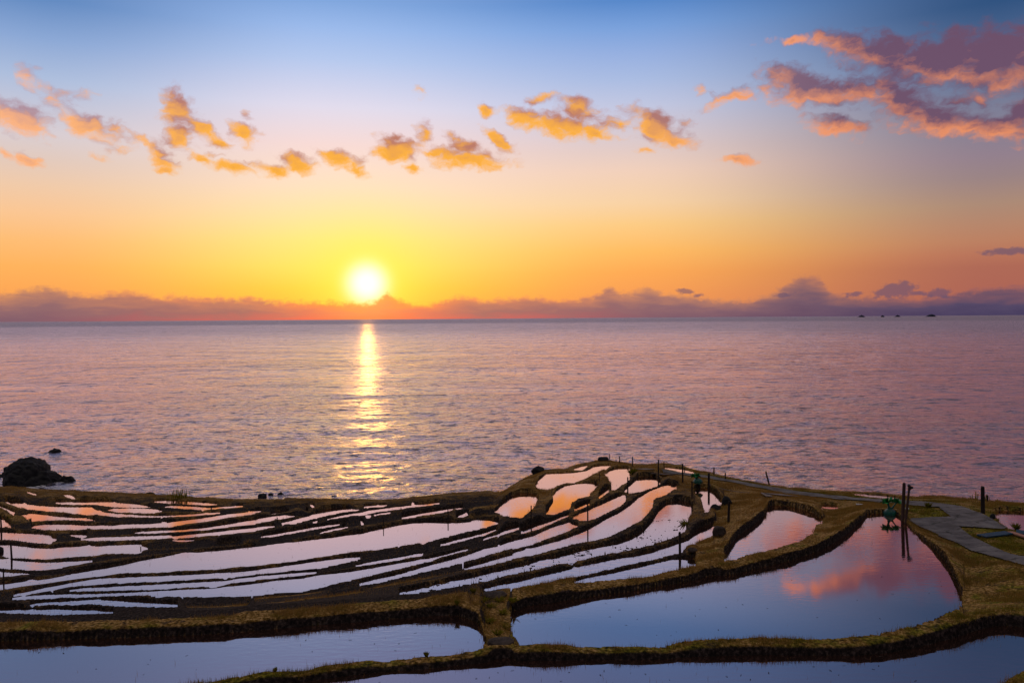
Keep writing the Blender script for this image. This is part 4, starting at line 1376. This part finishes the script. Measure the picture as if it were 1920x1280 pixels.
# ------------------------------------------------------------------ green bags
def bag(x0, x1, ytop, yneck, ybase, tufts, label, seed):
    xc = (x0 + x1) / 2
    p, r = ground(xc, ybase)
    k = r / F_PX
    root = bpy.data.objects.new('plastic_bag', None)
    S.collection.objects.link(root)
    root.location = p
    tag(root, label, 'bag', 'green bags by the path')
    wd, hb = (x1 - x0) / 2 * k, (ybase - yneck) * k
    rnd = random.Random(seed)
    vs, fs = [], []
    prof_ = [(0, .25), (.06, .75), (.25, 1.0), (.5, .95), (.75, .65), (.92, .30), (1.0, .22)]
    n = 20
    for h_, rr in prof_:
        for q in range(n):
            a_ = 2 * math.pi * q / n
            w_ = wd * rr * (1 + .10 * math.sin(a_ * 5 + seed) + rnd.uniform(-.05, .05))
            vs.append((w_ * math.cos(a_), w_ * .85 * math.sin(a_), h_ * hb))
    for i in range(len(prof_) - 1):
        for q in range(n):
            fs.append((i * n + q, i * n + (q + 1) % n, (i + 1) * n + (q + 1) % n, (i + 1) * n + q))
    fs.append(tuple(range(n))[::-1])
    me_ = bpy.data.meshes.new('sack')
    me_.from_pydata(vs, [], fs)
    for pl in me_.polygons:
        pl.use_smooth = True
    me_.materials.append(m_bag)
    link('sack', me_, root)
    # crumpled tops gathered above the neck
    for q_, (tx, ty, tw) in enumerate(tufts):
        ox, oz = (tx - xc) * k, (ybase - ty) * k
        hw = tw * k * .56
        vs, fs = [], []
        c0 = Vector((ox * .9, 0, oz - hw * .5))
        for q in range(26):
            a_, e_ = rnd.uniform(0, 2 * math.pi), rnd.uniform(-.1, 1.35)
            d_ = Vector((math.cos(a_) * math.cos(e_), math.sin(a_) * math.cos(e_), math.sin(e_)))
            sd_ = d_.cross(Vector((rnd.uniform(-1, 1), rnd.uniform(-1, 1), .4))).normalized()
            L_ = hw * rnd.uniform(.8, 1.35)
            w0, w1_ = hw * .12, hw * rnd.uniform(.22, .42)
            b0 = len(vs)
            tip = c0 + d_ * L_ - Vector((0, 0, hw * rnd.uniform(0, .25)))
            md_ = c0 + d_ * L_ * .6
            vs += [c0 - sd_ * w0, c0 + sd_ * w0, md_ + sd_ * w1_ * .8, tip + sd_ * w1_, tip - sd_ * w1_ * rnd.uniform(.2, 1), md_ - sd_ * w1_ * .8]
            fs += [(b0, b0 + 1, b0 + 2, b0 + 5), (b0 + 5, b0 + 2, b0 + 3, b0 + 4)]
        me_ = bpy.data.meshes.new('bag_top')
        me_.from_pydata([tuple(v) for v in vs], [], fs)
        me_.materials.append(m_bagtop)
        o = link('bag_top', me_, root)
        # the gathered neck of the top
        v0, v1 = Vector((ox * .25, 0, hb * .9)), Vector((ox * .95, 0, oz - hw * .4))
        nm = tube([v0.lerp(v1, t_) for t_ in (0, .3, .7, 1)], [hw * .35, hw * .2, hw * .2, hw * .3], 9, seed, .15)
        nm.materials.append(m_bag)
        link('bag_neck', nm, root)
    return root


bag(1299, 1317, 889, 896, 907, [(1300, 891, 11), (1308, 890, 9)], 'smaller green plastic bag tied at the neck beside the path above the ponds', 1)
bag(1658, 1679, 935, 953, 970, [(1664, 940, 16), (1681, 941, 13)], 'larger green plastic bag with two flared tops at the head of the big paddy', 2)

# ------------------------------------------------------------------ plants
def blades(n, xy, zz, hgt_, wid, lean=.5):
    """n grass blades as thin bent triangles; returns vertices and faces"""
    a = RNG.uniform(0, 2 * np.pi, n)
    dxv, dyv = np.cos(a), np.sin(a)
    bx, by = xy[:, 0], xy[:, 1]
    la = RNG.uniform(0, 2 * np.pi, n)
    ln_ = RNG.uniform(.1, 1, n) * lean * hgt_
    v0 = np.stack([bx - dxv * wid / 2, by - dyv * wid / 2, zz - .03], 1)
    v1 = np.stack([bx + dxv * wid / 2, by + dyv * wid / 2, zz - .03], 1)
    v2 = np.stack([bx + np.cos(la) * ln_, by + np.sin(la) * ln_, zz + hgt_], 1)
    vv = np.stack([v0, v1, v2], 1).reshape(-1, 3)
    return vv, np.arange(3 * n).reshape(n, 3)


flatz = np.abs(np.gradient(Zs, axis=1) / np.gradient(RG)[None, :]) < .45
wgt = GR * flatz * (~PATHM) * (WET < .05) * (RG[None, :] < (H_SIL / S_SIL)[:, None] + .5)
clump = np.clip(.35 + fbm(XX * .8, YY * .8, 77, 3), 0, 1) ** 1.6
wgt = np.clip(wgt, 0, 1) ** 1.5 * clump * (PU > -60) * (PU < 1980) * (PV < 1300) * (0.4 + 8.0 / np.maximum(RG[None, :], 8) * 2)
wgt *= (RG[None, :] / 40)                       # cells grow with range
NB = 190000
pick = RNG.choice(NA * NR, NB, p=(wgt / wgt.sum()).ravel())
rr = np.repeat(RG[None, :], NA, 0).ravel()[pick]
xy = np.stack([XX.ravel()[pick], YY.ravel()[pick]], 1) + RNG.normal(0, .06, (NB, 2))
hg = RNG.uniform(.04, .15, NB) * (1 + .9 * (RNG.random(NB) > .95))
vv, ff = blades(NB, xy, Zs.ravel()[pick], hg, np.maximum(.012, rr * .00042))
me = mesh_np('grass', vv, ff, m_grass, smooth=False)
attr(me, 'dry', np.repeat(DR.ravel()[pick], 3))
tag(link('grass', me), 'short dry and green grass on the tops of the earth bunds', 'grass', kind='stuff')

# seedlings and stubble standing in the water, mostly along the near edges, and bits of straw afloat
bx, bz, bh, fl = [], [], [], []
for k in sorted(SPAN):
    cols = [j for j in sorted(SPAN[k]) if SPAN[k][j][1] and SPAN[k][j][1] - SPAN[k][j][0] > .4]
    H = PADDIES[k][0]
    for j in cols:
        a_, b_ = SPAN[k][j]
        for q in range(RNG.poisson(.5)):
            r_ = a_ + .25 + RNG.exponential(.35) + max(0, (ZC - PADDIES[k][0]) * 0)
            if RNG.random() < .12:
                r_ = a_ + (b_ - a_) * RNG.random()
            if r_ < b_:
                bx.append((math.sin(AZG[j]) * r_, math.cos(AZG[j]) * r_)); bz.append(ZC - H); bh.append(RNG.uniform(.05, .16))
        if RNG.random() < .07 and b_ - a_ > 1.0:
            r_ = a_ + (b_ - a_) * RNG.random()
            fl.append((math.sin(AZG[j]) * r_, math.cos(AZG[j]) * r_, ZC - H + .006))
bx = np.array(bx) + RNG.normal(0, .03, (len(bx), 2)); bz = np.array(bz); bh = np.array(bh)
vv, ff = blades(len(bx), bx, bz, bh, np.maximum(.012, np.hypot(bx[:, 0], bx[:, 1]) * .00036), .35)
me = mesh_np('stubble', vv, ff, m_grass, smooth=False)
attr(me, 'dry', np.full(len(vv), 1.0))
tag(link('stubble', me), 'thin stubble and seedlings standing in the shallow paddies', 'stubble', kind='stuff')
fv, fq = [], []
for x_, y_, z_ in fl:
    a_ = RNG.uniform(0, 2 * np.pi); l_, w_ = RNG.uniform(.015, .06), RNG.uniform(.006, .014)
    c_, s_ = math.cos(a_), math.sin(a_)
    n_ = len(fv)
    for u_, v_ in ((-l_, -w_), (l_, -w_ * .6), (l_ * .8, w_), (-l_ * .7, w_)):
        fv.append((x_ + u_ * c_ - v_ * s_, y_ + u_ * s_ + v_ * c_, z_ + RNG.uniform(0, .012)))
    fq.append((n_, n_ + 1, n_ + 2, n_ + 3))
tag(link('floating_straw', mesh_np('floating_straw', fv, fq, m_wood, smooth=False)), 'bits of straw afloat on the paddy water', 'straw', kind='stuff')


def plant(x, y, hpx, n, label, seed, name='weed_plant', cat='plant', width=.5, group=None):
    p, r = ground(x, y)
    k = r / F_PX
    h_ = hpx * k
    rg = np.random.default_rng(seed)
    vs, fs = [], []
    for i in range(n):
        a, l_ = rg.uniform(0, 2 * math.pi), rg.uniform(.5, 1) * h_
        o_ = rg.uniform(0, width, 1)[0] * h_
        bx, by = math.cos(a) * o_ * .4, math.sin(a) * o_ * .4
        ex, ey = math.cos(a) * (o_ + l_ * width * .8), math.sin(a) * (o_ + l_ * width * .8)
        mx_, my_ = bx * .5 + ex * .5, by * .5 + ey * .5
        w_ = max(.02, h_ * .09)
        c, s = -math.sin(a) * w_, math.cos(a) * w_
        b0 = len(vs)
        vs += [(bx, by, -.03), (mx_ - c, my_ - s, l_ * .6), (ex, ey, l_), (mx_ + c, my_ + s, l_ * .62)]
        fs.append((b0, b0 + 1, b0 + 2, b0 + 3))
    me_ = bpy.data.meshes.new(name)
    me_.from_pydata(vs, [], fs)
    me_.materials.append(m_grass)
    return tag(link(name, me_, loc=p), label, cat, group)


plant(559, 1254, 11, 40, 'bright leafy weed on the nearest bund at the lower left', 1)
plant(800, 1232, 9, 40, 'dark leafy weed on the nearest bund left of the stone slab', 2)
plant(516, 1259, 8, 24, 'small weed on the nearest bund near the bottom edge', 3)
plant(888, 1112, 10, 60, 'bright green tuft left of the pale stone slab', 4)
plant(857, 1133, 9, 40, 'low green weed on the bund below the pale stone slab', 5)
plant(531, 1199, 7, 24, 'dark weed hanging over the waterline of the lower left paddy', 6)
for q_, (x_, y_) in enumerate(((921, 1140), (943, 1152), (918, 1168), (948, 1178), (932, 1190), (906, 1128), (962, 1140), (936, 1128))):
    plant(x_, y_, 9, 46, 'dry straggly tuft on the trodden earth between the two near paddies', 40 + q_, 'dry_tuft', 'grass tuft', 1.2, 'dry tufts where the near banks join')
plant(1352, 1194, 8, 30, 'grassy tuft on the near edge of the big paddy', 7)
plant(1288, 988, 14, 60, 'dark sprawling shrub at the corner of the muddy paddy', 8, 'low_shrub', 'shrub', .9)
plant(1740, 952, 10, 60, 'green tuft on the grass patch beside the path', 9)
plant(1905, 994, 12, 50, 'reddish weed by the boards at the right frame edge', 10)
plant(1186, 889, 12, 70, 'dark round shrub at the seaward end of the top pond', 11, 'low_shrub', 'shrub', .7)


def reeds(x, y, hpx, n, spread, label, seed):
    p, r = ground(x, y)
    k = r / F_PX
    rg = np.random.default_rng(seed)
    vs, fs = [], []
    for i in range(n):
        bx, by = rg.normal(0, spread * k), rg.normal(0, .5)
        l_ = rg.uniform(.35, 1) * hpx * k * math.exp(-(bx / (spread * k * 2)) ** 2)
        lx = rg.uniform(-.25, .25) * l_
        w_ = .035
        b0 = len(vs)
        vs += [(bx - w_, by, -.3), (bx + w_, by, -.3), (bx + lx + w_ * .5, by, l_), (bx + lx - w_ * .5, by, l_)]
        fs.append((b0, b0 + 1, b0 + 2, b0 + 3))
    me_ = bpy.data.meshes.new('reed_clump')
    me_.from_pydata(vs, [], fs)
    me_.materials.append(m_grass)
    return tag(link('reed_clump', me_, loc=p), label, 'reeds')


reeds(335, 933.5, 18, 60, 14, 'clump of dry reeds on the left shore edge against the sea', 1)
reeds(1840, 938, 12, 26, 12, 'sparse dry stalks beside the thick post at the far right', 2)
